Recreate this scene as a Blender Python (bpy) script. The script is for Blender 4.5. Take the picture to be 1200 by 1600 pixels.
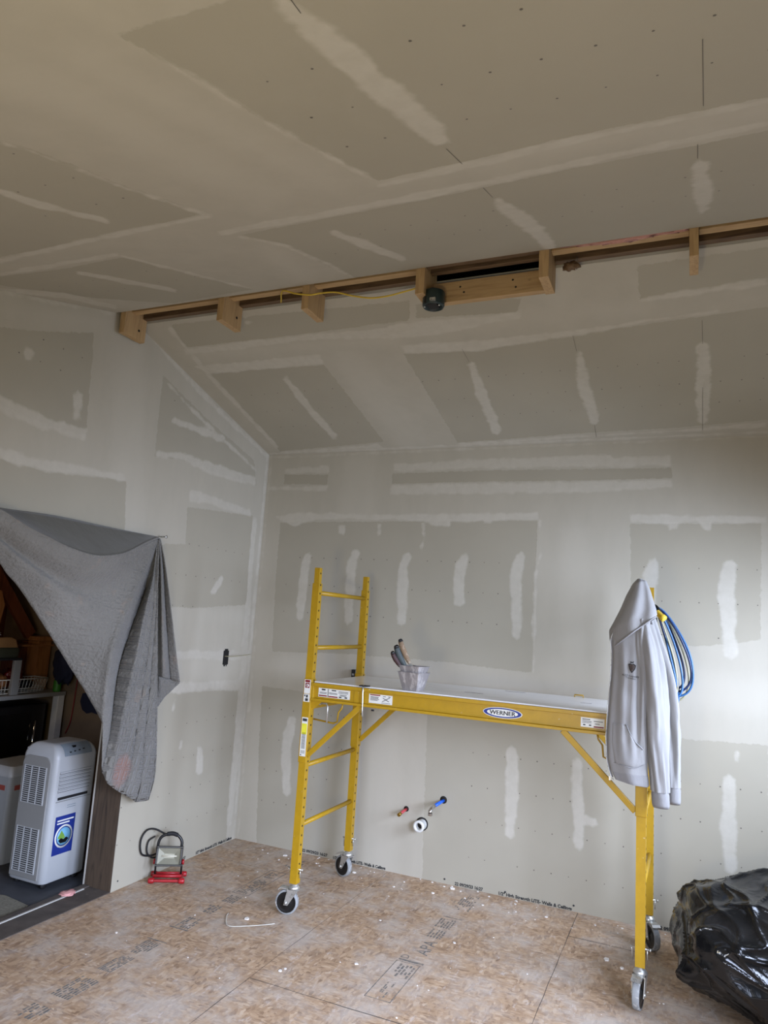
import bpy, bmesh, math, random
import numpy as np
from mathutils import Vector, Matrix, noise

for o in list(bpy.data.objects):
    bpy.data.objects.remove(o)
SC = bpy.context.scene
COL = SC.collection

# ------------------------------------------------------------------ camera
CAM = Vector((3.1006, -4.7202, 1.6676))
YAW, PITCH, ROLL = 0.4127, 0.1508, 0.0638
F_ = Vector((-math.sin(YAW)*math.cos(PITCH), math.cos(YAW)*math.cos(PITCH), math.sin(PITCH)))
ri = Vector((math.cos(YAW), math.sin(YAW), 0)); up = ri.cross(F_)
R_ = ri*math.cos(ROLL) + up*math.sin(ROLL)
U_ = -ri*math.sin(ROLL) + up*math.cos(ROLL)
cd = bpy.data.cameras.new('camera')
cam = bpy.data.objects.new('camera', cd); COL.objects.link(cam)
cam.matrix_world = Matrix(((R_.x, U_.x, -F_.x, CAM.x), (R_.y, U_.y, -F_.y, CAM.y), (R_.z, U_.z, -F_.z, CAM.z), (0, 0, 0, 1)))
cd.sensor_fit = 'VERTICAL'; cd.sensor_height = 36.0; cd.lens = 1106.9/1600*36.0
cd.clip_start = 0.05; cd.clip_end = 60
SC.camera = cam

# ------------------------------------------------------------------ world, lights, exposure
w = bpy.data.worlds.new('sky'); SC.world = w; w.use_nodes = True
bg = w.node_tree.nodes['Background']; bg.inputs[0].default_value = (0.72, 0.84, 1.0, 1); bg.inputs[1].default_value = 1.0

def area(name, loc, target, sx, sy, power, color, spread=math.pi):
    d = bpy.data.lights.new(name, 'AREA'); d.shape = 'RECTANGLE'; d.size = sx; d.size_y = sy
    d.energy = power; d.color = color; d.spread = spread
    o = bpy.data.objects.new(name, d); COL.objects.link(o); o.location = loc
    v = (Vector(target) - Vector(loc)).normalized()
    o.rotation_euler = v.to_track_quat('-Z', 'Y').to_euler()
    return o
RW = 4.45      # right wall
FW = -5.75     # wall behind the camera
# daylight through the window in the right wall, near the corner: sky light falls inwards and down
area('window_daylight', (RW+0.10, -1.15, 1.68), (2.75, -0.42, 1.00), 1.15, 1.15, 62, (0.65, 0.755, 1.0), math.radians(105))
# daylight through the glazed patio door in the right wall, beside the camera
area('patio_daylight', (RW+0.10, -3.75, 1.40), (1.1, -1.9, -0.95), 1.5, 1.5, 118, (0.64, 0.735, 1.0), math.radians(90))
area('front_daylight', (2.1, FW-0.10, 1.62), (1.6, -1.4, -1.1), 1.5, 1.0, 36, (0.68, 0.77, 1.0), math.radians(95))
# added warm fill light behind the camera, aimed up at ceiling and back wall
area('warm_fill', (2.6, -5.0, 1.05), (2.1, -1.0, 2.75), 0.25, 0.25, 20, (1.0, 0.83, 0.45))
# warm ceiling lamp of the storage room behind the opening
area('storage_lamp', (-1.2, -1.9, 2.30), (-1.2, -1.4, 0.8), 0.3, 0.3, 2.2, (1.0, 0.72, 0.45))

SC.view_settings.view_transform = 'Standard'; SC.view_settings.look = 'None'
SC.view_settings.gamma = 1.0; SC.view_settings.use_curve_mapping = False
SC.view_settings.exposure = -0.06

# ------------------------------------------------------------------ materials
MATS = {}
def srgb(c): return tuple((x/12.92 if x <= .04045 else ((x+.055)/1.055)**2.4) for x in c)
def N(nt, t, **kw):
    n = nt.nodes.new(t)
    for k, v in kw.items(): setattr(n, k, v)
    return n
def noise_tex(nt, scale, vec=None, detail=4, rough=0.55):
    n = N(nt, 'ShaderNodeTexNoise'); n.inputs['Scale'].default_value = scale
    n.inputs['Detail'].default_value = detail; n.inputs['Roughness'].default_value = rough
    if vec is not None: nt.links.new(vec, n.inputs['Vector'])
    return n.outputs['Fac']
def coords(nt, scale=(1, 1, 1), kind='Object', rot=(0, 0, 0)):
    t = N(nt, 'ShaderNodeTexCoord'); m = N(nt, 'ShaderNodeMapping')
    m.inputs['Scale'].default_value = scale; m.inputs['Rotation'].default_value = rot
    nt.links.new(t.outputs[kind], m.inputs['Vector']); return m.outputs['Vector']
def ramp(nt, fac, stops):
    r = N(nt, 'ShaderNodeValToRGB'); e = r.color_ramp.elements
    e[0].position, e[0].color = stops[0][0], (*stops[0][1], 1)
    e[1].position, e[1].color = stops[-1][0], (*stops[-1][1], 1)
    for p, c in stops[1:-1]:
        x = e.new(p); x.color = (*c, 1)
    nt.links.new(fac, r.inputs['Fac']); return r.outputs['Color']
def mixc(nt, fac, a, b, mode='MIX'):
    m = N(nt, 'ShaderNodeMix', data_type='RGBA', blend_type=mode)
    for s, v in ((m.inputs[0], fac), (m.inputs[6], a), (m.inputs[7], b)):
        if hasattr(v, 'links'): nt.links.new(v, s)
        elif isinstance(v, (int, float)): s.default_value = v
        else: s.default_value = (*v, 1)
    return m.outputs[2]
def math_(nt, op, a, b=None, c=None):
    m = N(nt, 'ShaderNodeMath', operation=op)
    for i, v in enumerate((a, b, c)):
        if v is None: continue
        if hasattr(v, 'links'): nt.links.new(v, m.inputs[i])
        else: m.inputs[i].default_value = v
    return m.outputs[0]
def smooth(nt, x, lo, hi):
    m = N(nt, 'ShaderNodeMapRange', interpolation_type='SMOOTHSTEP'); m.clamp = True
    nt.links.new(x, m.inputs['Value']); m.inputs['From Min'].default_value = lo; m.inputs['From Max'].default_value = hi
    return m.outputs['Result']
def bump(nt, h, strength, dist=0.01, normal=None):
    b = N(nt, 'ShaderNodeBump'); b.inputs['Strength'].default_value = strength; b.inputs['Distance'].default_value = dist
    nt.links.new(h, b.inputs['Height'])
    if normal is not None: nt.links.new(normal, b.inputs['Normal'])
    return b.outputs['Normal']
def newmat(name):
    m = bpy.data.materials.new(name); m.use_nodes = True; nt = m.node_tree
    MATS[name] = m
    return m, nt, nt.nodes['Principled BSDF']
def simple(name, c, rough=0.6, metal=0.0, var=0.12, scale=12, bmp=0.0, bscale=60, stretch=(1, 1, 1), spec=None, dirt=None, coat=0):
    m, nt, b = newmat(name)
    c = srgb(c); v = coords(nt, stretch)
    f = noise_tex(nt, scale, v)
    lo = tuple(x*(1-var) for x in c); hi = tuple(min(1, x*(1+var)) for x in c)
    col = ramp(nt, f, [(0.3, lo), (0.7, hi)])
    if dirt:
        f2 = noise_tex(nt, dirt[1], v, 6, .7); col = mixc(nt, smooth(nt, f2, dirt[2], dirt[2]+.08), col, srgb(dirt[0]))
    nt.links.new(col, b.inputs['Base Color'])
    b.inputs['Roughness'].default_value = rough; b.inputs['Metallic'].default_value = metal
    if spec is not None: b.inputs['Specular IOR Level'].default_value = spec
    if coat: b.inputs['Coat Weight'].default_value = coat
    if bmp: nt.links.new(bump(nt, noise_tex(nt, bscale, v), bmp), b.inputs['Normal'])
    return m

def wallmat():
    m, nt, b = newmat('drywall_with_joint_compound')
    def at(n):
        a = N(nt, 'ShaderNodeAttribute'); a.attribute_name = n; return a.outputs['Fac']
    v = coords(nt)
    n1 = noise_tex(nt, 26, v, 4, .6); n2 = noise_tex(nt, 60, v, 3, .6); n3 = noise_tex(nt, 2.3, v, 3, .5)
    nn = math_(nt, 'MULTIPLY', math_(nt, 'SUBTRACT', n1, .5), .032)
    nn2 = math_(nt, 'ADD', nn, math_(nt, 'MULTIPLY', math_(nt, 'SUBTRACT', n2, .5), .012))
    pap = smooth(nt, math_(nt, 'ADD', at('paper'), nn2), -.004, .004)
    fr = smooth(nt, math_(nt, 'ADD', at('fresh'), math_(nt, 'ADD', math_(nt, 'MULTIPLY', nn2, .5), math_(nt, 'MULTIPLY', math_(nt, 'SUBTRACT', noise_tex(nt, 9, v, 2, .5), .5), .05))), -.006, .016)
    so = smooth(nt, math_(nt, 'ADD', at('soft'), math_(nt, 'MULTIPLY', nn, 2.0)), -.10, .05)
    brush = noise_tex(nt, 5.0, coords(nt, (1.6, 1.6, .5)), 5, .6)
    coatc = ramp(nt, brush, [(0.3, srgb((.692, .670, .612))), (0.7, srgb((.712, .690, .632)))])
    coatc = mixc(nt, math_(nt, 'MULTIPLY', so, .40), coatc, srgb((.755, .735, .68)))
    papc = ramp(nt, n3, [(0.3, srgb((.652, .630, .567))), (0.7, srgb((.670, .647, .583)))])
    fine = noise_tex(nt, 400, v, 2, .5)
    papc = mixc(nt, math_(nt, 'MULTIPLY', fine, .12), papc, srgb((.54, .52, .48)))
    base = mixc(nt, pap, coatc, papc)
    frc = ramp(nt, noise_tex(nt, 18, v, 4, .6), [(0.3, srgb((.735, .716, .663))), (0.7, srgb((.77, .752, .703)))])
    base = mixc(nt, math_(nt, 'MULTIPLY', fr, .85), base, frc)
    nt.links.new(base, b.inputs['Base Color'])
    b.inputs['Roughness'].default_value = .85; b.inputs['Specular IOR Level'].default_value = .25
    h = math_(nt, 'ADD', math_(nt, 'MULTIPLY', math_(nt, 'SUBTRACT', 1.0, pap), .6), math_(nt, 'MULTIPLY', fr, .5))
    h = math_(nt, 'ADD', h, math_(nt, 'MULTIPLY', brush, .3))
    nt.links.new(bump(nt, h, .35, .002), b.inputs['Normal'])
    return m
M_WALL = wallmat()
M_PLAIN = simple('plain_drywall', (.72, .71, .68), .85, var=.04)
M_UNSEEN = simple('darkened_unseen_wallboard', (.58, .56, .52), .85, var=.04)  # unseen walls, colour kept dark to cut bounced light
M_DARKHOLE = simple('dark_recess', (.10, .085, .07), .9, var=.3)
M_SCREW = simple('screw_dimple', (.38, .36, .33), .6)
M_INK = simple('printed_ink', (.17, .18, .19), .7)
M_PINE = None

def woodmat(name, c1, c2, scale=(1.2, 14, 14), rough=.65, knots=True):
    m, nt, b = newmat(name); v = coords(nt, scale)
    wv = N(nt, 'ShaderNodeTexNoise'); wv.inputs['Scale'].default_value = 3.0; wv.inputs['Detail'].default_value = 6
    wv.inputs['Distortion'].default_value = 1.2; nt.links.new(v, wv.inputs['Vector'])
    col = ramp(nt, wv.outputs['Fac'], [(0.28, srgb(c1)), (0.55, srgb(c2)), (0.75, srgb(tuple((a+b_)/2 for a, b_ in zip(c1, c2))))])
    if knots:
        k = N(nt, 'ShaderNodeTexVoronoi'); k.inputs['Scale'].default_value = 5.0
        nt.links.new(coords(nt, (1, 1.5, 1.5)), k.inputs['Vector'])
        kk = smooth(nt, k.outputs['Distance'], .03, .09)
        col = mixc(nt, math_(nt, 'MULTIPLY', math_(nt, 'SUBTRACT', 1.0, kk), .7), col, srgb(tuple(x*.4 for x in c1)))
    nt.links.new(col, b.inputs['Base Color']); b.inputs['Roughness'].default_value = rough
    nt.links.new(bump(nt, wv.outputs['Fac'], .25, .004), b.inputs['Normal'])
    return m
M_PINE = woodmat('new_pine', (.60, .48, .33), (.72, .60, .43))
M_PINEV = woodmat('new_pine_upright', (.60, .48, .33), (.72, .60, .43), (14, 14, 1.2))
M_OLDW = woodmat('aged_pine', (.27, .20, .14), (.42, .33, .23))
M_DARKW = woodmat('dark_old_timber', (.19, .155, .125), (.32, .265, .21), (14, 14, 1.0), .7)
M_BROWNW = woodmat('reddish_brown_wood', (.30, .15, .08), (.42, .22, .12), (10, 10, 1.0), .5, False)
M_ORANGEW = woodmat('orange_varnished_wood', (.50, .31, .16), (.60, .40, .23), (10, 10, 1.0), .45, False)
M_TANW = simple('tan_wallboard', (.47, .40, .32), .8, var=.06)

def osbmat():
    m, nt, b = newmat('strand_board_subfloor')
    v1 = coords(nt, (1, 2.6, 1), rot=(0, 0, .5)); v2 = coords(nt, (2.6, 1, 1), rot=(0, 0, .9)); v = coords(nt)
    a = N(nt, 'ShaderNodeTexVoronoi'); a.inputs['Scale'].default_value = 36; nt.links.new(v1, a.inputs['Vector'])
    a2 = N(nt, 'ShaderNodeTexVoronoi'); a2.inputs['Scale'].default_value = 30; nt.links.new(v2, a2.inputs['Vector'])
    n = noise_tex(nt, 14, v, 6, .7); n0 = noise_tex(nt, 1.7, v, 3, .5); sel = smooth(nt, noise_tex(nt, 9, v), .45, .55)
    sA = math_(nt, 'ADD', math_(nt, 'MULTIPLY', N_bw(nt, a.outputs['Color']), .6), math_(nt, 'MULTIPLY', n, .4))
    sB = math_(nt, 'ADD', math_(nt, 'MULTIPLY', N_bw(nt, a2.outputs['Color']), .6), math_(nt, 'MULTIPLY', n, .4))
    mx = N(nt, 'ShaderNodeMix'); nt.links.new(sel, mx.inputs[0]); nt.links.new(sA, mx.inputs[2]); nt.links.new(sB, mx.inputs[3])
    col = ramp(nt, mx.outputs[0], [(0.18, srgb((.47, .37, .28))), (0.42, srgb((.62, .51, .40))), (0.62, srgb((.69, .58, .46))), (0.85, srgb((.77, .68, .58)))])
    col = mixc(nt, smooth(nt, n0, .35, .75), col, srgb((.70, .60, .52)), 'MIX') if False else col
    # plaster dust, thicker in patches
    d = noise_tex(nt, 3.1, v, 8, .72)
    col = mixc(nt, math_(nt, 'MULTIPLY', smooth(nt, d, .40, .68), .72), col, srgb((.72, .685, .645)))
    streak = noise_tex(nt, 22, coords(nt, (1, .35, 1), rot=(0, 0, 1.0)), 6, .75)
    col = mixc(nt, math_(nt, 'MULTIPLY', smooth(nt, streak, .56, .66), .45), col, srgb((.80, .76, .73)))
    dk = noise_tex(nt, 30, coords(nt, (1, .5, 1), rot=(0, 0, .6)), 5, .7)
    col = mixc(nt, math_(nt, 'MULTIPLY', smooth(nt, dk, .64, .72), .5), col, srgb((.38, .28, .21)))
    nt.links.new(col, b.inputs['Base Color']); b.inputs['Roughness'].default_value = .75
    nt.links.new(bump(nt, mx.outputs[0], .35, .003), b.inputs['Normal'])
    return m
def N_bw(nt, c):
    n = N(nt, 'ShaderNodeRGBToBW'); nt.links.new(c, n.inputs[0]); return n.outputs[0]
M_OSB = osbmat()
M_CRUMB = simple('dried_plaster_crumb', (.88, .86, .83), .85)
M_STAMP = None
def stampmat():
    m, nt, b = newmat('worn_grey_stamp_ink')
    n = noise_tex(nt, 45, coords(nt, (1, 1, 1)), 6, .8)
    nt.links.new(ramp(nt, n, [(0.40, srgb((.33, .34, .34))), (0.66, srgb((.60, .54, .47)))]), b.inputs['Base Color'])
    b.inputs['Roughness'].default_value = .8
    return m
M_STAMP = stampmat()
M_YEL = simple('yellow_powder_coat', (.67, .525, .07), .38, var=.06, scale=30, dirt=((.80, .76, .66), 38, .66))
M_YWIRE = simple('yellow_cable_jacket', (.80, .68, .22), .5)
M_ZINC = simple('zinc_plated_steel', (.78, .78, .76), .35, .75, dirt=((.60, .60, .57), 60, .55))
M_TREAD = simple('grey_rubber_tread', (.56, .57, .57), .7, dirt=((.75, .74, .72), 50, .55))
M_BLK = simple('black_plastic', (.055, .055, .06), .35)
M_BLKM = simple('black_matte', (.07, .07, .075), .7)
M_WHITE = simple('white_paint', (.85, .85, .85), .5, var=.04)
M_DECK = simple('white_worn_deck_board', (.93, .93, .93), .22, var=.06, scale=8, stretch=(1, 5, 5), dirt=((.66, .63, .60), 30, .68))
M_STICK = simple('white_label', (.86, .86, .83), .5, var=.03)
M_RED = simple('dark_red_print', (.50, .12, .12), .6)
M_BLUE = simple('blue_print', (.09, .17, .48), .5)
M_GREEN = simple('green_plastic', (.20, .45, .14), .5)
M_ACW = simple('white_abs_plastic', (.68, .69, .695), .38, var=.02, scale=4)
M_ACG = simple('grey_abs_plastic', (.54, .54, .53), .45, var=.02)
M_PANEL = simple('grey_control_panel', (.50, .54, .57), .4)
M_GALV = simple('plaster_smeared_steel', (.60, .58, .575), .45, .25, var=.2, scale=14, stretch=(1, 1, .4), dirt=((.76, .74, .73), 20, .52), bmp=.3, bscale=30)
M_WHAND = simple('worn_wood_handle', (.52, .43, .33), .6, dirt=((.70, .64, .56), 40, .55))
M_GHAND = simple('grey_green_grip', (.22, .26, .26), .5)
M_RHAND = simple('dark_red_grip', (.22, .12, .12), .5)
M_BRASS = simple('brass', (.72, .58, .28), .35, .9)
M_PEXR = simple('red_pex', (.76, .28, .30), .4)
M_PEXB = simple('blue_pex', (.10, .36, .80), .35)
M_PVC = simple('white_pvc', (.86, .86, .84), .4, var=.03)
M_REDT = simple('red_painted_tube', (.62, .10, .13), .35, dirt=((.70, .55, .55), 60, .66))
M_TEAL = simple('dark_teal_plastic', (.13, .19, .19), .35, var=.3)
M_PINK = simple('pink_fibreglass', (.74, .56, .52), .9, bmp=.8, bscale=50)
M_CONC = simple('dark_floor_paint', (.25, .26, .28), .6, var=.25, scale=6)
M_CARPET = simple('grey_green_mat', (.46, .45, .40), .95, var=.25, scale=70)
M_SILL = simple('dark_sill_board', (.30, .27, .245), .75, var=.3, scale=9, dirt=((.45, .40, .36), 30, .62))
M_CHROME = simple('chrome', (.85, .85, .85), .12, 1.0, var=.02)
M_CBLUE = simple('blue_cord_jacket', (.20, .38, .56), .4, var=.1)
M_CNAVY = simple('navy_cord_jacket', (.10, .17, .32), .4, var=.1)
M_CGREY = simple('grey_cord_jacket', (.62, .60, .48), .45, var=.2)
M_PLUG = simple('yellow_plug', (.90, .76, .26), .4)
M_CARD = simple('cardboard', (.56, .42, .26), .8)
M_DKRED = simple('dark_red_foil', (.42, .10, .08), .3)
M_DKBLUE = simple('dark_blue_cloth', (.08, .10, .20), .8)
M_WIREW = simple('white_wire', (.78, .77, .72), .4)
M_LENS = simple('halogen_lens_reflector', (.62, .61, .54), .45, .3, var=.15)

def clothmat(name, c, bmp=.25, weave=500, var=.06):
    m, nt, b = newmat(name); c = srgb(c); v = coords(nt)
    f = noise_tex(nt, 7, v)
    nt.links.new(ramp(nt, f, [(.3, tuple(x*(1-var) for x in c)), (.7, tuple(x*(1+var) for x in c))]), b.inputs['Base Color'])
    b.inputs['Roughness'].default_value = .9; b.inputs['Sheen Weight'].default_value = .25; b.inputs['Specular IOR Level'].default_value = .2
    n2 = bump(nt, noise_tex(nt, 24, coords(nt, (1, 1, .35)), 4), bmp*1.2, .006)
    nt.links.new(bump(nt, noise_tex(nt, weave, v, 2), bmp, .001, n2), b.inputs['Normal'])
    return m
M_HOOD = clothmat('heather_grey_fleece', (.555, .55, .545), .34)
M_RIB = clothmat('grey_rib_knit', (.52, .515, .515), .5, 300)
def blanketmat():
    m, nt, b = newmat('quilted_grey_blanket')
    t = N(nt, 'ShaderNodeTexCoord'); mp = N(nt, 'ShaderNodeMapping'); nt.links.new(t.outputs['UV'], mp.inputs['Vector'])
    mp.inputs['Scale'].default_value = (12.5, 12.5, 12.5); mp.inputs['Rotation'].default_value = (0, 0, .12)
    sp = N(nt, 'ShaderNodeSeparateXYZ'); nt.links.new(mp.outputs['Vector'], sp.inputs[0])
    fx = math_(nt, 'ABSOLUTE', math_(nt, 'SUBTRACT', math_(nt, 'FRACT', sp.outputs[0]), .5))
    fy = math_(nt, 'ABSOLUTE', math_(nt, 'SUBTRACT', math_(nt, 'FRACT', sp.outputs[1]), .5))
    mxx = math_(nt, 'MAXIMUM', fx, fy)
    ring = math_(nt, 'SINE', math_(nt, 'MULTIPLY', mxx, 25.0))
    n = noise_tex(nt, 60, coords(nt), 4)
    a = N(nt, 'ShaderNodeAttribute'); a.attribute_name = 'quilt'
    h = math_(nt, 'MULTIPLY', ring, math_(nt, 'MULTIPLY', a.outputs['Fac'], .55))
    h = math_(nt, 'ADD', h, math_(nt, 'MULTIPLY', n, 1.1))
    c = ramp(nt, noise_tex(nt, 3, coords(nt)), [(.3, srgb((.445, .435, .41))), (.7, srgb((.50, .49, .465)))])
    st = smooth(nt, noise_tex(nt, 9, coords(nt)), .62, .70)
    c = mixc(nt, math_(nt, 'MULTIPLY', st, .35), c, srgb((.56, .50, .44)))
    # rust-coloured stain near the bottom hem
    sx = N(nt, 'ShaderNodeSeparateXYZ'); nt.links.new(coords(nt), sx.inputs[0])
    dy = math_(nt, 'MULTIPLY', math_(nt, 'SUBTRACT', sx.outputs[1], STAIN[0]), 13.0); dz = math_(nt, 'MULTIPLY', math_(nt, 'SUBTRACT', sx.outputs[2], STAIN[1]), 8.0)
    rr = math_(nt, 'ADD', math_(nt, 'MULTIPLY', dy, dy), math_(nt, 'MULTIPLY', dz, dz))
    rr = math_(nt, 'ADD', rr, math_(nt, 'MULTIPLY', noise_tex(nt, 28, coords(nt)), .5))
    c = mixc(nt, math_(nt, 'MULTIPLY', math_(nt, 'SUBTRACT', 1.0, smooth(nt, rr, .40, 1.05)), .38), c, srgb((.66, .42, .35)))
    nt.links.new(c, b.inputs['Base Color']); b.inputs['Roughness'].default_value = .92; b.inputs['Specular IOR Level'].default_value = .15
    b.inputs['Sheen Weight'].default_value = .2
    nt.links.new(bump(nt, h, 1.0, .012), b.inputs['Normal'])
    return m
STAIN = (-1.375+1.18, .715-2.09)
M_BLANKET = blanketmat()
M_SHADED_BACKING = clothmat('shaded_grey_green_blanket_backing', (.36, .355, .325), .3, 300)  # blanket reverse side, colour darkened to hold the shade behind the brim
def bagmat():
    m, nt, b = newmat('black_polythene')
    b.inputs['Base Color'].default_value = (.012, .013, .014, 1); b.inputs['Roughness'].default_value = .16
    b.inputs['Specular IOR Level'].default_value = .45
    n1 = noise_tex(nt, 7, coords(nt, (1, 1, 1.2)), 3, .5)
    n = N(nt, 'ShaderNodeTexNoise'); n.inputs['Scale'].default_value = 9; n.inputs['Detail'].default_value = 5; n.inputs['Distortion'].default_value = 1.5
    nt.links.new(coords(nt), n.inputs['Vector'])
    nt.links.new(mixc(nt, smooth(nt, n1, .45, .7), (.006, .0065, .007), (.014, .0135, .013)), b.inputs['Base Color'])
    nt.links.new(bump(nt, n.outputs['Fac'], .25, .02), b.inputs['Normal'])
    return m
M_BAG = bagmat()

# ------------------------------------------------------------------ helpers
ORG = {}
def tag(o, label=None, cat=None, group=None, kind=None):
    if label: o['label'] = label
    if cat: o['category'] = cat
    if group: o['group'] = group
    if kind: o['kind'] = kind
    return o
def thing(name, label, cat, loc, group=None):
    o = bpy.data.objects.new(name, None); o.empty_display_size = .05; COL.objects.link(o)
    o.location = loc; ORG[o] = Vector(loc); return tag(o, label, cat, group)
class MB:
    def __init__(s): s.v = []; s.f = []; s.m = []; s.sm = []
    def add(s, vs, fs, mi=0, sm=False):
        b = len(s.v); s.v += [Vector(p) for p in vs]
        for f in fs: s.f.append([b+i for i in f]); s.m.append(mi); s.sm.append(sm)
        return s
    def box(s, lo, hi, mi=0, M=None):
        x0, y0, z0 = lo; x1, y1, z1 = hi
        vs = [Vector(p) for p in ((x0, y0, z0), (x1, y0, z0), (x1, y1, z0), (x0, y1, z0), (x0, y0, z1), (x1, y0, z1), (x1, y1, z1), (x0, y1, z1))]
        if M is not None: vs = [M @ p for p in vs]
        return s.add(vs, [(3, 2, 1, 0), (4, 5, 6, 7), (0, 1, 5, 4), (1, 2, 6, 5), (2, 3, 7, 6), (3, 0, 4, 7)], mi)
    def bar(s, a, b, w, h, up=(0, 0, 1), mi=0):
        a = Vector(a); b = Vector(b); d = (b-a); L = d.length; d.normalize(); u = Vector(up)
        sd = d.cross(u).normalized(); u = sd.cross(d)
        vs = []
        for p in (a, b):
            for i, j in ((-1, -1), (1, -1), (1, 1), (-1, 1)): vs.append(p+sd*i*w/2+u*j*h/2)
        return s.add(vs, [(0, 1, 2, 3), (7, 6, 5, 4), (0, 4, 5, 1), (1, 5, 6, 2), (2, 6, 7, 3), (3, 7, 4, 0)], mi)
    def tube(s, pts, r, n=10, mi=0, closed=False, flat=1.0, caps=True):
        pts = [Vector(p) for p in pts]; k = len(pts)
        rs = r if isinstance(r, (list, tuple)) else [r]*k
        vs = []; u = None
        for i in range(k):
            if closed: t = pts[(i+1) % k]-pts[i-1]
            else: t = pts[min(i+1, k-1)]-pts[max(i-1, 0)]
            t.normalize()
            if u is None:
                u = Vector((0, 0, 1)) if abs(t.z) < .9 else Vector((0, 1, 0))
            u = (u-t*u.dot(t)).normalized(); w_ = t.cross(u)
            for j in range(n):
                a = 2*math.pi*j/n; vs.append(pts[i]+(u*math.cos(a)+w_*math.sin(a)*flat)*rs[i])
        fs = []
        for i in range(k if closed else k-1):
            for j in range(n):
                a = i*n+j; b_ = i*n+(j+1) % n; c = ((i+1) % k)*n+(j+1) % n; d = ((i+1) % k)*n+j
                fs.append((a, b_, c, d))
        s.add(vs, fs, mi, True)
        if caps and not closed:
            b0 = len(s.v)-k*n
            s.f.append([b0+j for j in range(n)][::-1]); s.m.append(mi); s.sm.append(False)
            s.f.append([b0+(k-1)*n+j for j in range(n)]); s.m.append(mi); s.sm.append(False)
        return s
    def lathe(s, c, axis, prof, n=24, mi=0):
        c = Vector(c); ax = Vector(axis).normalized(); u = ax.orthogonal().normalized(); w_ = ax.cross(u)
        vs = []
        for (r, h) in prof:
            for j in range(n):
                a = 2*math.pi*j/n; vs.append(c+ax*h+(u*math.cos(a)+w_*math.sin(a))*max(r, 1e-5))
        fs = [(i*n+j, i*n+(j+1) % n, (i+1)*n+(j+1) % n, (i+1)*n+j) for i in range(len(prof)-1) for j in range(n)]
        return s.add(vs, fs, mi, True)
    def prism(s, poly, axis, a, b, mi=0, sm=False):
        # poly in the two other axes, extruded along axis from a to b
        def mk(p, t):
            if axis == 'x': return (t, p[0], p[1])
            if axis == 'y': return (p[0], t, p[1])
            return (p[0], p[1], t)
        n = len(poly); vs = [mk(p, a) for p in poly]+[mk(p, b) for p in poly]
        fs = [tuple(range(n))[::-1], tuple(range(n, 2*n))]+[(i, (i+1) % n, n+(i+1) % n, n+i) for i in range(n)]
        return s.add(vs, fs, mi, sm)
    def grid(s, rows, mi=0, sm=True, closed=False):
        n = len(rows[0]); vs = [p for r in rows for p in r]; fs = []
        for i in range(len(rows)-1):
            for j in range(n if closed else n-1):
                fs.append((i*n+j, i*n+(j+1) % n, (i+1)*n+(j+1) % n, (i+1)*n+j))
        return s.add(vs, fs, mi, sm)
    def build(s, name, mats, parent=None, origin=None, bev=0, recalc=True):
        if not isinstance(mats, (list, tuple)): mats = [mats]
        if parent is not None: o_ = ORG[parent]
        elif origin is not None: o_ = Vector(origin)
        else: o_ = Vector((0, 0, 0))
        me = bpy.data.meshes.new(name); me.from_pydata([p-o_ for p in s.v], [], s.f)
        for m_ in mats: me.materials.append(m_)
        me.polygons.foreach_set('material_index', s.m); me.polygons.foreach_set('use_smooth', s.sm)
        me.update()
        if recalc:
            bm = bmesh.new(); bm.from_mesh(me); bmesh.ops.recalc_face_normals(bm, faces=bm.faces)
            if bev: bmesh.ops.bevel(bm, geom=[e for e in bm.edges if e.is_manifold and e.calc_face_angle(0) > .6], offset=bev, segments=2, affect='EDGES', profile=.5)
            bm.to_mesh(me); bm.free()
        o = bpy.data.objects.new(name, me); COL.objects.link(o)
        if parent is not None: o.parent = parent
        else: o.location = o_
        ORG[o] = o_
        return o
def copyobj(o, parent=None, offset=Vector((0, 0, 0)), top=True):
    c = o.copy(); COL.objects.link(c)
    if parent is not None: c.parent = parent
    if top: c.location = o.location+offset
    ORG[c] = ORG[o]+offset
    for ch in o.children: copyobj(ch, c, offset, False)
    return c
def text_mesh(name, txt, M, size, mat, parent, ext=.0004, align='LEFT', sx=1.0, bold=0.0):
    cu = bpy.data.curves.new(name, 'FONT'); cu.body = txt; cu.offset = bold; cu.size = size; cu.extrude = ext; cu.align_x = align; cu.align_y = 'BOTTOM_BASELINE'; cu.resolution_u = 2
    to = bpy.data.objects.new(name, cu); COL.objects.link(to); bpy.context.view_layer.update()
    me = bpy.data.meshes.new_from_object(to.evaluated_get(bpy.context.evaluated_depsgraph_get()))
    bpy.data.objects.remove(to)
    me.transform(M @ Matrix.Diagonal((sx, 1, 1, 1)))
    if parent is not None: me.transform(Matrix.Translation(-ORG[parent]))
    me.materials.clear(); me.materials.append(mat)
    o = bpy.data.objects.new(name, me); COL.objects.link(o)
    if parent is not None: o.parent = parent; ORG[o] = ORG[parent]
    return o
def frame(origin, ex, ey):
    ex = Vector(ex).normalized(); ey = Vector(ey); ey = (ey-ex*ey.dot(ex)).normalized(); ez = ex.cross(ey)
    M = Matrix((ex, ey, ez)).transposed().to_4x4(); M.translation = Vector(origin); return M
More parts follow.
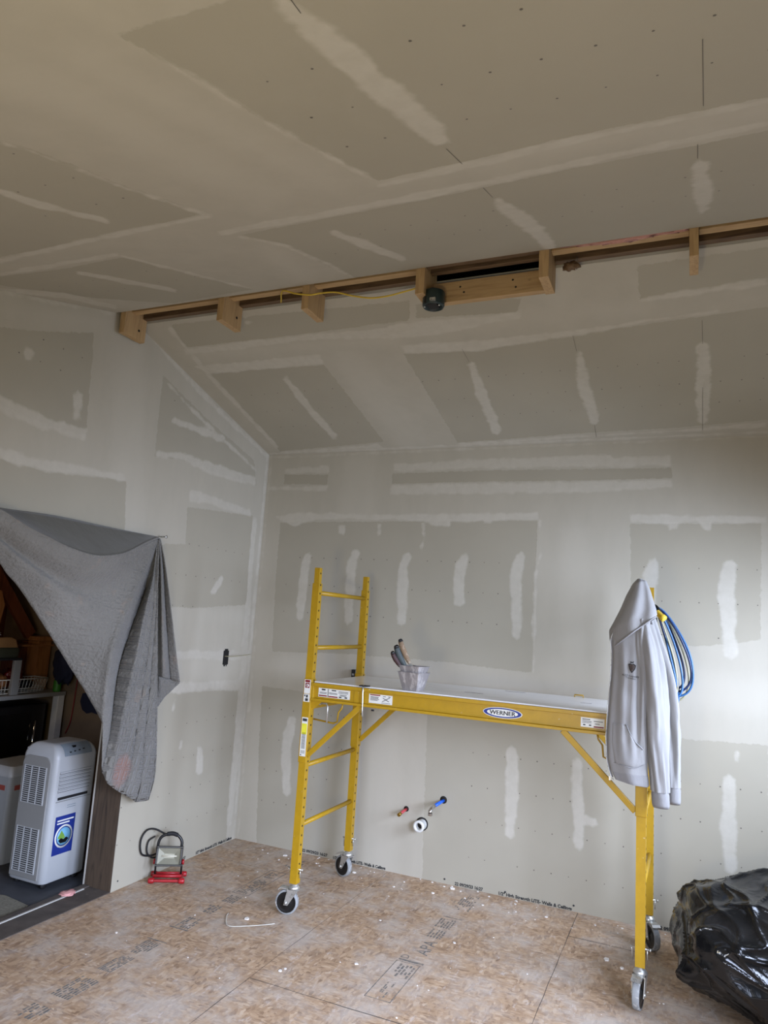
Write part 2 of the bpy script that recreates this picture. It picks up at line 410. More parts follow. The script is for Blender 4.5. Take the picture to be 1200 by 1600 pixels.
def resample(pts, n, smoothing=True):
    P = np.array([tuple(p) for p in pts], float)
    if smoothing and len(P) > 2:
        # Catmull-Rom
        Q = np.vstack([2*P[0]-P[1], P, 2*P[-1]-P[-2]]); out = []
        for i in range(1, len(Q)-2):
            for t in np.linspace(0, 1, 12, endpoint=False):
                out.append(.5*((2*Q[i])+(-Q[i-1]+Q[i+1])*t+(2*Q[i-1]-5*Q[i]+4*Q[i+1]-Q[i+2])*t*t+(-Q[i-1]+3*Q[i]-3*Q[i+1]+Q[i+2])*t**3))
        out.append(P[-1]); P = np.array(out)
    d = np.r_[0, np.cumsum(np.linalg.norm(np.diff(P, axis=0), axis=1))]
    s = np.linspace(0, d[-1], n)
    return np.stack([np.interp(s, d, P[:, k]) for k in range(P.shape[1])], 1)

# joint-compound patches, in metres on each surface
# B: (x, z)   L: (y, z)   F, N: (x, -y)
PATCH = {
 'B': {
  'paper': [[(0.155,2.371),(2.161,2.392),(2.159,2.189),(2.152,1.997),(2.158,1.386),(1.581,1.409),(0.827,1.407),(0.179,1.376),(0.156,1.950)],
   [(2.751,2.373),(3.179,2.375),(3.492,2.377),(3.475,1.690),(3.176,1.632),(2.759,1.601)],
   [(0.152,2.755),(0.547,2.741),(0.542,2.666),(0.159,2.678)],
   [(1.081,2.738),(1.794,2.744),(2.993,2.730),(2.997,2.664),(2.407,2.659),(1.797,2.666),(1.081,2.661)],
   [(0.121,1.114),(0.917,1.099),(0.904,0.624),(0.914,-0.012),(0.186,-0.035),(0.131,0.749)],
   [(1.452,1.076),(2.820,1.071),(3.505,1.100),(3.486,-0.080),(1.474,-0.087)]],
  'fresh': [[(0.153,2.807),(0.552,2.811),(0.558,2.751),(0.152,2.755)],
   [(1.081,2.816),(1.790,2.832),(2.403,2.829),(2.628,2.834),(2.648,2.812),(2.989,2.813),(2.993,2.742),(2.609,2.740),(1.793,2.758),(1.085,2.748)],
   [(1.081,2.656),(1.797,2.657),(2.997,2.656),(3.001,2.602),(2.408,2.577),(1.521,2.574),(1.071,2.580)],
   [(0.019,2.659),(0.554,2.660),(0.542,2.611),(0.022,2.628)],
   [(0.073,2.422),(0.331,2.452),(1.035,2.436),(2.159,2.449),(2.157,2.396),(1.809,2.391),(1.741,2.373),(1.531,2.376),(1.508,2.358),(1.413,2.348),(1.387,2.376),(1.038,2.389),(0.505,2.392),(0.284,2.341),(0.166,2.376)],
   [(0.661,2.358),(0.731,2.359),(0.722,2.267),(0.672,2.290)],
   [(0.983,2.369),(1.024,2.370),(1.025,2.280),(0.995,2.275)],
   [(1.324,2.380),(1.359,2.371),(1.366,2.242),(1.346,2.173),(1.330,2.195),(1.350,2.265)],
   [(1.425,2.404),(1.554,2.399),(1.547,2.345),(1.413,2.348)],
   [(1.762,2.413),(1.862,2.409),(1.846,2.364),(1.787,2.364)],
   [(2.747,2.435),(3.527,2.423),(3.526,2.377),(3.226,2.379),(3.222,2.328),(3.172,2.343),(3.143,2.379),(3.041,2.374),(3.027,2.334),(2.982,2.334),(2.979,2.374),(2.751,2.377)],
   [(2.174,2.390),(2.165,2.383),(2.173,2.147),(2.143,2.018),(2.153,1.394),(2.162,1.388),(2.172,1.395),(2.168,2.018),(2.198,2.146),(2.184,2.384)],
   [(0.434,2.143),(0.398,2.134),(0.365,2.060),(0.359,1.766),(0.365,1.631),(0.396,1.612),(0.427,1.629),(0.442,1.763),(0.449,2.052),(0.459,2.117)],
   [(0.845,2.172),(0.806,2.165),(0.757,2.072),(0.760,1.832),(0.766,1.636),(0.798,1.615),(0.832,1.634),(0.849,1.830),(0.846,2.062),(0.869,2.142)],
   [(1.248,2.153),(1.209,2.145),(1.166,2.059),(1.170,1.848),(1.194,1.645),(1.228,1.627),(1.260,1.649),(1.258,1.850),(1.255,2.050),(1.272,2.123)],
   [(1.678,2.164),(1.637,2.157),(1.590,2.075),(1.583,1.910),(1.614,1.806),(1.652,1.790),(1.682,1.817),(1.675,1.914),(1.681,2.059),(1.701,2.130)],
   [(2.064,2.173),(2.026,2.163),(1.982,2.060),(1.994,1.841),(2.018,1.610),(2.051,1.592),(2.082,1.615),(2.080,1.846),(2.069,2.054),(2.088,2.142)],
   [(2.900,2.162),(2.862,2.149),(2.827,2.066),(2.832,1.804),(2.865,1.781),(2.899,1.805),(2.916,2.059),(2.926,2.129)],
   [(3.333,2.161),(3.291,2.146),(3.255,2.059),(3.257,1.823),(3.284,1.581),(3.322,1.561),(3.356,1.592),(3.353,1.834),(3.352,2.056),(3.360,2.124)],
   [(0.407,0.930),(0.367,0.913),(0.329,0.779),(0.330,0.592),(0.370,0.371),(0.408,0.357),(0.441,0.383),(0.427,0.603),(0.426,0.778),(0.439,0.906)],
   [(2.040,0.928),(2.005,0.901),(2.002,0.655),(2.013,0.365),(2.048,0.347),(2.084,0.374),(2.097,0.667),(2.077,0.910)],
   [(2.453,0.900),(2.423,0.876),(2.417,0.676),(2.446,0.362),(2.477,0.349),(2.505,0.374),(2.498,0.690),(2.484,0.884)],
   [(2.481,0.542),(2.490,0.511),(2.559,0.500),(2.585,0.525),(2.575,0.555),(2.507,0.567)],
   [(3.308,0.912),(3.272,0.883),(3.252,0.625),(3.275,0.387),(3.310,0.371),(3.343,0.403),(3.344,0.642),(3.342,0.891)],
   [(3.349,1.054),(3.336,1.045),(3.329,0.991),(3.340,0.981),(3.353,0.990),(3.360,1.044)],
   [(-0.000,2.895),(0.009,2.885),(3.535,2.906),(3.539,2.914),(3.535,2.921),(0.006,2.905)],
   [(0.018,2.916),(0.008,2.911),(0.004,1.452),(0.011,0.002),(0.019,-0.002),(0.028,0.003),(0.027,1.451),(0.027,2.909)]],
  'soft': [[(0.752,1.071),(0.710,1.044),(0.715,0.513),(0.728,0.041),(0.770,0.023),(0.811,0.051),(0.826,0.523),(0.795,1.050)],
   [(1.153,1.088),(1.082,1.038),(1.132,-0.011),(1.204,-0.040),(1.271,0.012),(1.227,1.051)],
   [(2.414,2.363),(2.352,2.322),(2.345,1.292),(2.404,1.256),(2.464,1.300),(2.475,2.319)],
   [(2.253,1.409),(2.305,1.317),(3.500,1.285),(3.558,1.365),(3.520,1.447),(2.322,1.498)],
   [(0.022,1.260),(0.048,1.228),(2.172,1.266),(2.192,1.294),(2.175,1.321),(0.047,1.293)],
   [(0.176,0.051),(0.215,0.080),(-0.017,2.869),(-0.065,2.897),(-0.109,2.873),(0.133,0.067)],
   [(0.790,2.919),(0.673,2.848),(0.705,2.451),(0.831,2.378),(0.943,2.451),(0.915,2.840)],
   [(2.928,1.028),(2.902,1.005),(2.924,0.182),(2.950,0.171),(2.975,0.194),(2.955,1.013)]],
  'crack': []},
 'L': {
  'paper': [[(-2.654,2.902),(-2.462,2.961),(-2.248,3.033),(-1.896,3.168),(-1.877,3.023),(-1.866,2.727),(-1.856,2.581),(-2.049,2.572),(-2.251,2.576),(-2.402,2.596),(-2.608,2.624)],
   [(-1.303,3.128),(-1.103,3.065),(-0.719,2.948),(-0.208,2.825),(-0.142,2.636),(-0.718,2.627),(-1.084,2.628),(-1.293,2.591),(-1.300,2.815)],
   [(-2.565,2.360),(-2.303,2.323),(-2.132,2.326),(-1.840,2.372),(-1.512,2.389),(-1.474,2.093),(-1.929,2.099),(-2.517,2.067)],
   [(-0.931,2.334),(-0.156,2.397),(-0.147,2.179),(-0.133,1.715),(-0.774,1.665),(-1.094,1.660),(-1.158,2.055),(-0.910,2.085)],
   [(-0.931,1.113),(-0.106,1.081),(-0.120,-0.025),(-1.253,-0.051),(-1.249,0.552),(-1.054,1.054)]],
  'fresh': [[(-2.327,2.878),(-2.297,2.853),(-2.267,2.864),(-2.247,2.908),(-2.279,2.932),(-2.308,2.921)],
   [(-1.948,2.812),(-1.978,2.785),(-1.964,2.644),(-1.930,2.634),(-1.899,2.660),(-1.913,2.803)],
   [(-1.188,2.869),(-1.176,2.846),(-0.698,2.848),(-0.614,2.867),(-0.584,2.896),(-0.606,2.918),(-0.673,2.917),(-1.159,2.893)],
   [(-1.287,2.626),(-1.072,2.679),(-0.729,2.689),(-0.162,2.703),(-0.150,2.630),(-0.714,2.600),(-1.084,2.628),(-1.287,2.592)],
   [(-2.575,2.418),(-2.367,2.385),(-2.142,2.385),(-1.846,2.408),(-1.530,2.432),(-1.512,2.389),(-1.836,2.348),(-2.131,2.319),(-2.303,2.323),(-2.560,2.331)],
   [(-0.938,2.464),(-0.208,2.443),(-0.182,2.392),(-0.448,2.379),(-0.679,2.386),(-0.922,2.366)],
   [(-0.471,1.904),(-0.508,1.898),(-0.552,1.844),(-0.592,1.785),(-0.575,1.766),(-0.538,1.768),(-0.477,1.824),(-0.449,1.886)],
   [(-0.532,0.736),(-0.571,0.727),(-0.557,0.556),(-0.515,0.532),(-0.476,0.541),(-0.490,0.713)],
   [(-2.613,2.653),(-2.408,2.633),(-2.179,2.614),(-1.856,2.611),(-1.850,2.546),(-2.167,2.539),(-2.394,2.549),(-2.599,2.565)],
   [(-0.976,1.390),(-0.077,1.374),(-0.107,1.293),(-0.966,1.329)],
   [(-0.985,1.176),(-0.103,1.165),(-0.104,1.071),(-0.471,1.104),(-0.815,1.096),(-0.977,1.128)],
   [(-0.855,1.078),(-0.872,1.074),(-0.879,1.001),(-0.863,0.991),(-0.846,0.995),(-0.838,1.068)],
   [(-0.737,0.794),(-0.753,0.793),(-0.765,0.745),(-0.752,0.735),(-0.735,0.737),(-0.723,0.785)],
   [(-0.111,1.755),(-0.149,1.740),(-0.139,0.983),(-0.132,0.121),(-0.095,0.097),(-0.057,0.100),(-0.037,0.970),(-0.072,1.740)],
   [(-0.028,2.911),(-0.045,2.901),(-0.051,1.452),(-0.046,0.011),(-0.030,0.001),(-0.014,0.002),(-0.007,1.449),(-0.011,2.908)],
   [(-0.127,2.394),(-0.160,2.377),(-0.143,1.740),(-0.111,1.728),(-0.078,1.740),(-0.094,2.385)],
   [(-1.507,3.357),(-1.510,3.341),(-1.298,3.247),(-0.844,3.090),(-0.044,2.879),(-0.012,2.890),(-0.009,2.910),(-0.808,3.127),(-1.266,3.282),(-1.488,3.366)],
   [(-2.690,3.091),(-2.686,3.084),(-2.491,3.123),(-1.742,3.333),(-1.733,3.346),(-1.740,3.354),(-2.489,3.146),(-2.684,3.101)],
   [(-1.261,3.096),(-1.263,3.084),(-1.003,2.980),(-0.182,2.742),(-0.159,2.750),(-0.157,2.764),(-0.978,3.006),(-1.245,3.103)]],
  'soft': [[(-1.649,3.326),(-1.742,3.232),(-1.554,2.082),(-1.440,2.044),(-1.338,2.112),(-1.535,3.318)],
   [(-1.075,1.271),(-1.020,1.225),(-0.046,1.204),(0.007,1.258),(-0.071,1.312),(-1.040,1.316)],
   [(-2.676,2.972),(-2.665,2.959),(-1.747,3.268),(-1.731,3.295),(-1.748,3.309),(-2.667,2.991)],
   [(-0.273,2.329),(-0.321,2.304),(-0.161,0.083),(-0.111,0.052),(-0.062,0.057),(-0.222,2.315)],
   [(-0.397,1.405),(-0.513,1.370),(-0.521,1.194),(-0.411,1.136),(-0.291,1.166),(-0.281,1.349)]],
  'crack': []},
 'F': {
  'paper': [[(0.225,1.535),(1.750,1.478),(1.698,1.337),(0.922,1.322),(0.175,1.325)],
   [(1.776,1.449),(2.325,1.397),(2.282,1.301),(1.739,1.345)],
   [(2.882,1.514),(3.433,1.521),(3.451,1.317),(2.880,1.292)],
   [(0.145,1.063),(0.576,1.048),(1.016,1.034),(1.027,0.833),(1.052,0.125),(0.613,0.085),(0.125,0.053)],
   [(1.558,1.064),(1.994,1.030),(2.549,1.088),(3.466,1.148),(3.553,0.177),(3.036,0.135),(2.376,0.117),(1.594,0.065),(1.585,0.407)]],
  'fresh': [[(0.144,1.317),(0.922,1.322),(1.529,1.295),(1.618,1.323),(2.256,1.305),(2.308,1.316),(2.295,1.255),(1.876,1.203),(1.605,1.190),(1.107,1.265),(0.118,1.250)],
   [(0.091,1.147),(0.683,1.144),(1.042,1.137),(1.025,1.033),(0.576,1.048),(0.178,1.052)],
   [(1.566,1.139),(2.072,1.119),(2.684,1.128),(2.871,1.146),(3.221,1.163),(3.235,1.142),(2.870,1.122),(2.679,1.083),(1.992,1.025),(1.565,1.063)],
   [(2.866,1.304),(3.423,1.346),(3.427,1.293),(2.878,1.266)],
   [(0.685,0.963),(0.656,0.928),(0.635,0.588),(0.661,0.189),(0.694,0.194),(0.725,0.242),(0.715,0.645),(0.712,0.962)],
   [(1.932,0.948),(1.903,0.913),(1.875,0.640),(1.874,0.315),(1.872,0.168),(1.901,0.146),(1.935,0.194),(1.956,0.358),(1.952,0.675),(1.957,0.931)],
   [(2.546,0.958),(2.516,0.926),(2.493,0.637),(2.519,0.223),(2.554,0.199),(2.584,0.252),(2.573,0.658),(2.573,0.931)],
   [(3.161,0.937),(3.132,0.906),(3.129,0.574),(3.136,0.199),(3.172,0.146),(3.207,0.187),(3.217,0.563),(3.193,0.900)],
   [(0.125,0.053),(0.604,0.067),(0.992,0.102),(1.017,0.037),(0.058,0.008)],
   [(1.594,0.065),(2.373,0.093),(3.035,0.113),(3.522,0.153),(3.527,0.090),(2.410,0.066),(1.579,0.014)],
   [(0.193,1.520),(0.174,1.503),(0.123,0.997),(0.112,0.083),(0.136,0.087),(0.159,0.119),(0.177,1.029),(0.210,1.520)],
   [(0.010,0.020),(0.007,0.002),(3.533,0.027),(3.536,0.040),(3.530,0.054),(0.028,0.038)],
   [(0.722,1.478),(0.720,1.462),(0.760,1.455),(0.778,1.469),(0.780,1.485),(0.740,1.492)]],
  'soft': [[(1.182,1.123),(1.111,1.027),(1.160,0.034),(1.252,0.039),(1.331,0.181),(1.258,1.120)],
   [(1.265,1.075),(1.248,1.051),(1.322,0.083),(1.344,0.084),(1.363,0.120),(1.284,1.074)],
   [(2.521,1.561),(2.474,1.520),(2.452,1.204),(2.498,1.158),(2.549,1.209),(2.564,1.521)],
   [(0.156,1.250),(0.153,1.227),(1.561,1.175),(1.578,1.195),(1.575,1.215),(0.183,1.271)],
   [(1.688,1.256),(1.696,1.217),(2.877,1.204),(2.891,1.239),(2.876,1.273),(1.717,1.294)]],
  'crack': [[(1.915,1.059),(1.924,0.941)],[(2.532,1.080),(2.534,0.947)],[(3.157,1.100),(3.162,0.918)],[(3.167,0.539),(3.173,0.093)],[(2.545,0.209),(2.540,0.064)]]},
 'N': {
  'paper': [[(2.061,3.815),(2.324,3.802),(2.426,3.810),(3.302,3.371),(3.368,2.885),(3.136,2.889),(2.811,2.895),(2.550,2.877),(2.192,2.862),(2.117,3.303),(2.089,3.622)],
   [(1.444,3.627),(1.485,3.511),(1.492,3.248),(1.543,2.890),(1.172,2.866),(0.499,2.872),(0.433,2.879)],
   [(0.118,2.646),(0.225,2.663),(0.558,2.610),(0.898,2.619),(0.953,2.239),(0.998,1.816),(0.436,1.773),(0.209,2.099),(0.075,2.549)],
   [(1.497,2.621),(1.824,2.624),(2.347,2.628),(2.776,2.657),(3.140,2.653),(3.328,2.668),(3.424,1.734),(2.522,1.714),(1.560,1.712),(1.553,2.032),(1.572,2.444)]],
  'fresh': [[(2.402,3.778),(2.379,3.746),(2.385,3.563),(2.401,3.261),(2.440,3.020),(2.481,3.028),(2.510,3.105),(2.486,3.342),(2.458,3.615),(2.429,3.776)],
   [(1.143,3.410),(1.123,3.392),(1.110,3.203),(1.181,2.975),(1.205,2.989),(1.226,3.014),(1.168,3.244),(1.163,3.417)],
   [(0.549,2.539),(0.522,2.510),(0.570,2.248),(0.627,1.962),(0.659,1.988),(0.688,2.028),(0.647,2.321),(0.577,2.556)],
   [(1.816,2.478),(1.795,2.431),(1.820,2.195),(1.874,1.895),(1.903,1.925),(1.925,1.990),(1.884,2.299),(1.841,2.497)],
   [(2.470,2.513),(2.447,2.430),(2.477,2.134),(2.508,1.716),(2.545,1.726),(2.573,1.853),(2.554,2.284),(2.500,2.530)],
   [(3.127,2.550),(3.105,2.502),(3.106,2.288),(3.114,2.032),(3.145,1.935),(3.175,1.990),(3.179,2.261),(3.154,2.496)],
   [(2.169,2.827),(2.168,2.805),(2.536,2.818),(2.805,2.840),(3.303,2.846),(3.304,2.863),(3.297,2.879),(2.808,2.889),(2.546,2.870),(2.183,2.848)],
   [(1.427,2.679),(1.416,2.651),(1.832,2.633),(2.352,2.636),(2.779,2.665),(3.318,2.695),(3.319,2.715),(3.312,2.733),(2.783,2.722),(2.369,2.700),(1.866,2.702),(1.453,2.705)],
   [(0.363,2.834),(0.344,2.811),(0.802,2.822),(1.149,2.839),(1.527,2.833),(1.546,2.851),(1.553,2.871),(1.195,2.892),(0.859,2.879),(0.400,2.856)],
   [(0.173,2.692),(0.151,2.669),(0.595,2.640),(0.903,2.640),(0.929,2.662),(0.942,2.683),(0.657,2.699),(0.209,2.715)],
   [(2.064,3.813),(2.060,3.808),(2.082,3.617),(2.109,3.295),(2.180,2.842),(2.188,2.846),(2.194,2.862),(2.126,3.311),(2.097,3.628),(2.070,3.814)],
   [(1.443,3.629),(1.438,3.624),(1.464,3.494),(1.472,3.229),(1.527,2.872),(1.535,2.876),(1.541,2.886),(1.489,3.243),(1.479,3.504),(1.449,3.630)],
   [(-0.042,2.567),(-0.080,2.533),(0.074,2.186),(0.068,1.830),(0.114,1.861),(0.159,1.913),(0.184,2.277),(0.000,2.590)],
   [(1.481,2.604),(1.472,2.589),(1.549,2.411),(1.554,2.041),(1.545,1.760),(1.557,1.770),(1.569,1.797),(1.584,2.083),(1.575,2.446),(1.492,2.613)],
   [(0.999,1.811),(1.012,1.833),(0.969,2.257),(0.923,2.643),(0.912,2.637),(0.901,2.623),(0.936,2.222),(0.985,1.799)]],
  'soft': [[(1.727,3.879),(1.692,3.848),(1.727,3.656),(1.754,2.839),(1.814,2.869),(1.868,2.960),(1.833,3.721),(1.766,3.887)],
   [(1.931,3.797),(1.915,3.781),(2.027,2.868),(2.053,2.883),(2.074,2.927),(1.948,3.800)],
   [(2.208,2.867),(2.206,2.840),(3.295,2.783),(3.296,2.806),(3.288,2.828),(2.225,2.892)],
   [(1.485,2.424),(1.435,2.353),(1.265,1.746),(1.307,1.762),(1.371,1.867),(1.518,2.432)],
   [(3.114,3.513),(3.091,3.495),(3.101,2.694),(3.142,2.601),(3.178,2.661),(3.139,3.474)]],
  'crack': [[(2.427,3.790),(2.419,3.711)],[(2.464,2.990),(2.471,2.862)],[(2.472,2.638),(2.476,2.532)],[(3.127,3.253),(3.134,2.917)],[(3.123,2.662),(3.124,2.547)]]},
}
BLANKET = {
 'back_top': [(0.020,-2.631,2.111),(0.020,-2.472,2.096),(0.020,-2.334,2.086),(0.020,-1.990,2.100),(0.020,-1.574,2.094),(0.020,-1.211,2.093)],
 'brim': [(0.050,-2.650,2.096),(0.080,-2.515,2.082),(0.120,-2.410,2.063),(0.170,-2.301,2.004),(0.200,-2.190,1.963),(0.230,-2.072,1.923),(0.240,-1.909,1.902),(0.220,-1.731,1.928),(0.180,-1.596,1.967),(0.110,-1.408,2.033),(0.050,-1.239,2.086)],
 'lower': [(0.050,-2.642,2.045),(0.040,-2.462,1.940),(0.030,-2.358,1.862),(0.030,-2.299,1.821),(0.030,-2.256,1.778),(0.020,-2.186,1.730),(0.000,-2.080,1.645),(-0.020,-1.893,1.467),(-0.020,-1.790,1.358),(0.000,-1.647,1.188),(0.030,-1.563,1.063),(0.060,-1.529,0.993)],
 'ridge': [(0.050,-1.239,2.082),(0.110,-1.353,1.974),(0.170,-1.514,1.754),(0.190,-1.626,1.535),(0.190,-1.669,1.361),(0.160,-1.641,1.145),(0.130,-1.602,1.008)],
 'valley': [(0.050,-1.238,2.078),(0.030,-1.242,1.885),(0.020,-1.286,1.704),(0.020,-1.368,1.472),(0.030,-1.431,1.251),(0.050,-1.454,0.984),(0.050,-1.463,0.861),(0.040,-1.474,0.721)],
 'c1': [(0.050,-1.238,2.078),(0.130,-1.332,1.841),(0.150,-1.394,1.611),(0.150,-1.436,1.280),(0.130,-1.459,0.994),(0.090,-1.441,0.775),(0.080,-1.461,0.659)],
 'c2': [(0.050,-1.238,2.078),(0.115,-1.298,1.843),(0.130,-1.305,1.536),(0.130,-1.316,1.199),(0.115,-1.315,0.904),(0.100,-1.326,0.688),(0.080,-1.339,0.581)],
 'c3': [(0.050,-1.238,2.078),(0.120,-1.293,1.844),(0.125,-1.271,1.536),(0.125,-1.255,1.195),(0.120,-1.244,0.896),(0.110,-1.223,0.636),(0.095,-1.230,0.515)],
 'c4': [(0.050,-1.238,2.078),(0.130,-1.299,1.844),(0.140,-1.266,1.537),(0.140,-1.216,1.194),(0.130,-1.160,0.887),(0.110,-1.110,0.653),(0.100,-1.125,0.507)],
 'c5': [(0.050,-1.238,2.078),(0.130,-1.296,1.844),(0.140,-1.260,1.537),(0.140,-1.204,1.194),(0.130,-1.148,0.886),(0.110,-1.104,0.690),(0.100,-1.096,0.605)],
 'f0': [(0.050,-1.233,2.083),(0.030,-1.184,1.890),(0.020,-1.140,1.691),(0.020,-1.104,1.453),(0.020,-1.070,1.226)],
 'f1': [(0.050,-1.227,2.083),(0.090,-1.224,1.888),(0.100,-1.198,1.693),(0.100,-1.154,1.458),(0.090,-1.099,1.230)],
 'f2': [(0.050,-1.221,2.084),(0.040,-1.150,1.901),(0.030,-1.086,1.695),(0.030,-1.023,1.453),(0.030,-0.957,1.206)],
 'f3': [(0.050,-1.214,2.077),(0.080,-1.184,1.932),(0.090,-1.097,1.657),(0.090,-1.015,1.417),(0.090,-0.934,1.190)],
 'u1': [(0.030,-1.052,1.041),(0.030,-1.046,1.041),(0.030,-1.000,1.092),(0.040,-0.957,1.126),(0.080,-0.921,1.184)]}
HB = [(2.765,1.688,2.924,1.698),(2.751,1.641,2.921,1.653),(2.756,1.580,2.919,1.592),(2.753,1.457,2.919,1.472),(2.743,1.335,2.914,1.352),(2.736,1.184,2.913,1.205),(2.741,1.081,2.916,1.104),(2.753,1.030,2.919,1.052),(2.765,0.999,2.922,1.021),(2.783,0.981,2.922,1.001)]
HH = [(2.861,1.948,2.879,1.949),(2.849,1.935,2.894,1.937),(2.837,1.919,2.903,1.922),(2.808,1.861,2.921,1.866),(2.785,1.800,2.933,1.807),(2.755,1.735,2.945,1.746),(2.731,1.687,2.951,1.701),(2.735,1.640,2.954,1.655),(2.748,1.603,2.949,1.618)]
SF = [(2.891,-1.030,1.727,0.0351),(2.909,-1.030,1.621,0.0551),(2.933,-1.030,1.443,0.0587),(2.946,-1.030,1.267,0.0568),(2.958,-1.030,1.094,0.0521),(2.969,-1.030,0.976,0.0434),(2.972,-1.030,0.945,0.0391),(2.975,-1.030,0.892,0.0363)]
SR = [(2.901,-0.940,1.792,0.0269),(2.931,-0.940,1.653,0.0443),(2.973,-0.940,1.441,0.0581),(3.008,-0.940,1.235,0.0573),(3.022,-0.940,1.089,0.0483),(3.026,-0.940,0.973,0.0368),(3.026,-0.940,0.944,0.0311),(3.026,-0.940,0.898,0.0311)]
POCKET = [(2.761,1.258),(2.822,1.256),(2.839,1.218),(2.865,1.177),(2.899,1.147),(2.908,1.080),(2.858,1.061),(2.772,1.073),(2.757,1.164)]

# ------------------------------------------------------------------ room shell
H, SL, D1, D2, YR = 2.9156, 0.2804, 1.5644, 1.7452, 1.6548
ZR = H+SL*D1
def zfar(s): return H+SL*s
def znear(s): return H+SL*(2*YR-s)
def sdf(poly, X, Y):
    P = np.array(poly); n = len(P); d = np.full(X.shape, 1e9); ins = np.zeros(X.shape, bool)
    for i in range(n):
        a, b = P[i], P[(i+1) % n]; e = b-a; L2 = e@e+1e-12
        t = np.clip(((X-a[0])*e[0]+(Y-a[1])*e[1])/L2, 0, 1)
        d = np.minimum(d, np.hypot(X-a[0]-t*e[0], Y-a[1]-t*e[1]))
        c = ((a[1] > Y) != (b[1] > Y))
        with np.errstate(divide='ignore', invalid='ignore'):
            xi = (b[0]-a[0])*(Y-a[1])/(b[1]-a[1]+1e-15)+a[0]
        ins ^= c & (X < xi)
    return np.where(ins, d, -d)
def surface(name, key, fn, nrm, a0, a1, b0, b1, step, keep=None, dots=(), body=None, ymax=None, fine=None):
    na = int(round((a1-a0)/step))+1; nb = int(round((b1-b0)/step))+1
    A, B_ = np.meshgrid(np.linspace(a0, a1, na), np.linspace(b0, b1, nb), indexing='ij')
    if ymax: B_ = b0+(B_-b0)/(b1-b0)*(ymax(A)-b0)
    P = fn(A, B_); verts = np.stack(P, -1).reshape(-1, 3)
    idx = np.arange(na*nb).reshape(na, nb)
    q = np.stack([idx[:-1, :-1], idx[1:, :-1], idx[1:, 1:], idx[:-1, 1:]], -1).reshape(-1, 4)
    if keep is not None:
        ca = (A[:-1, :-1]+A[1:, 1:]).reshape(-1)/2; cb = (B_[:-1, :-1]+B_[1:, 1:]).reshape(-1)/2
        q = q[keep(ca, cb)]
    at = {}
    for k in ('paper', 'fresh', 'soft'):
        s = np.full(A.shape, -.3)
        for poly in PATCH[key][k]: s = np.maximum(s, sdf(poly, A, B_))
        at[k] = s.reshape(-1)
    V = [tuple(p) for p in verts]; Fq = [tuple(int(i) for i in f) for f in q]; mi = [0]*len(Fq)
    nr = Vector(nrm).normalized()
    # screw dimples
    for (x, y) in dots:
        ia = int(round((x-a0)/(a1-a0)*(na-1))); ib = int(round((y-b0)/(b1-b0)*(nb-1)))
        if not (0 <= ia < na and 0 <= ib < nb): continue
        k = ia*nb+ib
        if at['paper'][k] < .01 or at['fresh'][k] > -.004 or random.random() < .08: continue
        p = fn(np.array([x]), np.array([y])); c = Vector((float(p[0][0]), float(p[1][0]), float(p[2][0])))+nr*.0007
        u = nr.orthogonal().normalized(); w_ = nr.cross(u); b = len(V); r = random.uniform(.0030, .0045)
        V += [tuple(c+(u*math.cos(t*math.pi/3)+w_*math.sin(t*math.pi/3))*r) for t in range(6)]
        Fq.append(tuple(range(b, b+6))); mi.append(1)
    for cr in PATCH[key]['crack']:
        pts = []
        for (x, y) in cr:
            p = fn(np.array([x]), np.array([y])); pts.append(Vector((float(p[0][0]), float(p[1][0]), float(p[2][0])))+nr*.0012)
        t = (pts[1]-pts[0]).normalized(); sd = nr.cross(t)*.0009; b = len(V)
        V += [tuple(pts[0]-sd), tuple(pts[0]+sd), tuple(pts[1]+sd), tuple(pts[1]-sd)]
        Fq.append((b, b+1, b+2, b+3)); mi.append(1)
    if body:
        for lo, hi in body:
            x0, y0, z0 = lo; x1, y1, z1 = hi; b = len(V)
            V += [(x0, y0, z0), (x1, y0, z0), (x1, y1, z0), (x0, y1, z0), (x0, y0, z1), (x1, y0, z1), (x1, y1, z1), (x0, y1, z1)]
            for f in ((3, 2, 1, 0), (4, 5, 6, 7), (0, 1, 5, 4), (1, 2, 6, 5), (2, 3, 7, 6), (3, 0, 4, 7)):
                Fq.append(tuple(b+i for i in f)); mi.append(3)
    me = bpy.data.meshes.new(name); me.from_pydata(V, [], Fq)
    for m_ in (M_WALL, M_SCREW, M_INK, M_PLAIN): me.materials.append(m_)
    me.polygons.foreach_set('material_index', mi)
    for k in at:
        a = me.attributes.new(k, 'FLOAT', 'POINT'); full = np.full(len(V), -.3, np.float32); full[:len(at[k])] = at[k]
        a.data.foreach_set('value', full)
    me.update()
    o = bpy.data.objects.new(name, me); COL.objects.link(o); ORG[o] = Vector((0, 0, 0)); tag(o, kind='structure')
    return o
random.seed(4)
dB = [(.254+.1035*i, z) for i in range(18) for z in (1.685, 1.890, 2.098)]
dB += [(2.52+.105*i, z) for i in range(12) for z in (1.685, 1.890, 2.098)]
dB += [(1.89+.1052*i, z) for i in range(-1, 16) for z in (.42, .63, .84, .19)]
dB += [(.20+.104*i, z) for i in range(11) for z in (.30, .52, .74, .96)]
wall_back = surface('wall_back', 'B', lambda a, b: (a, a*0, b), (0, -1, 0), 0, RW, 0, H, .0125, dots=dB, body=[((-.15, .002, -.1), (RW+.15, .14, H+.02))])
dL = [(-.977+.104*i, z) for i in range(9) for z in (2.09, 1.88, 1.675)]
dL += [(-1.24+.107*i, z) for i in range(12) for z in (.26, .47, .68, .90)]
dL += [(-2.6+.13*i, z) for i in range(17) for z in (2.88, 3.0, 2.42)]
OPY0, OPY1, OPZ = -2.85, -1.2515, 2.00
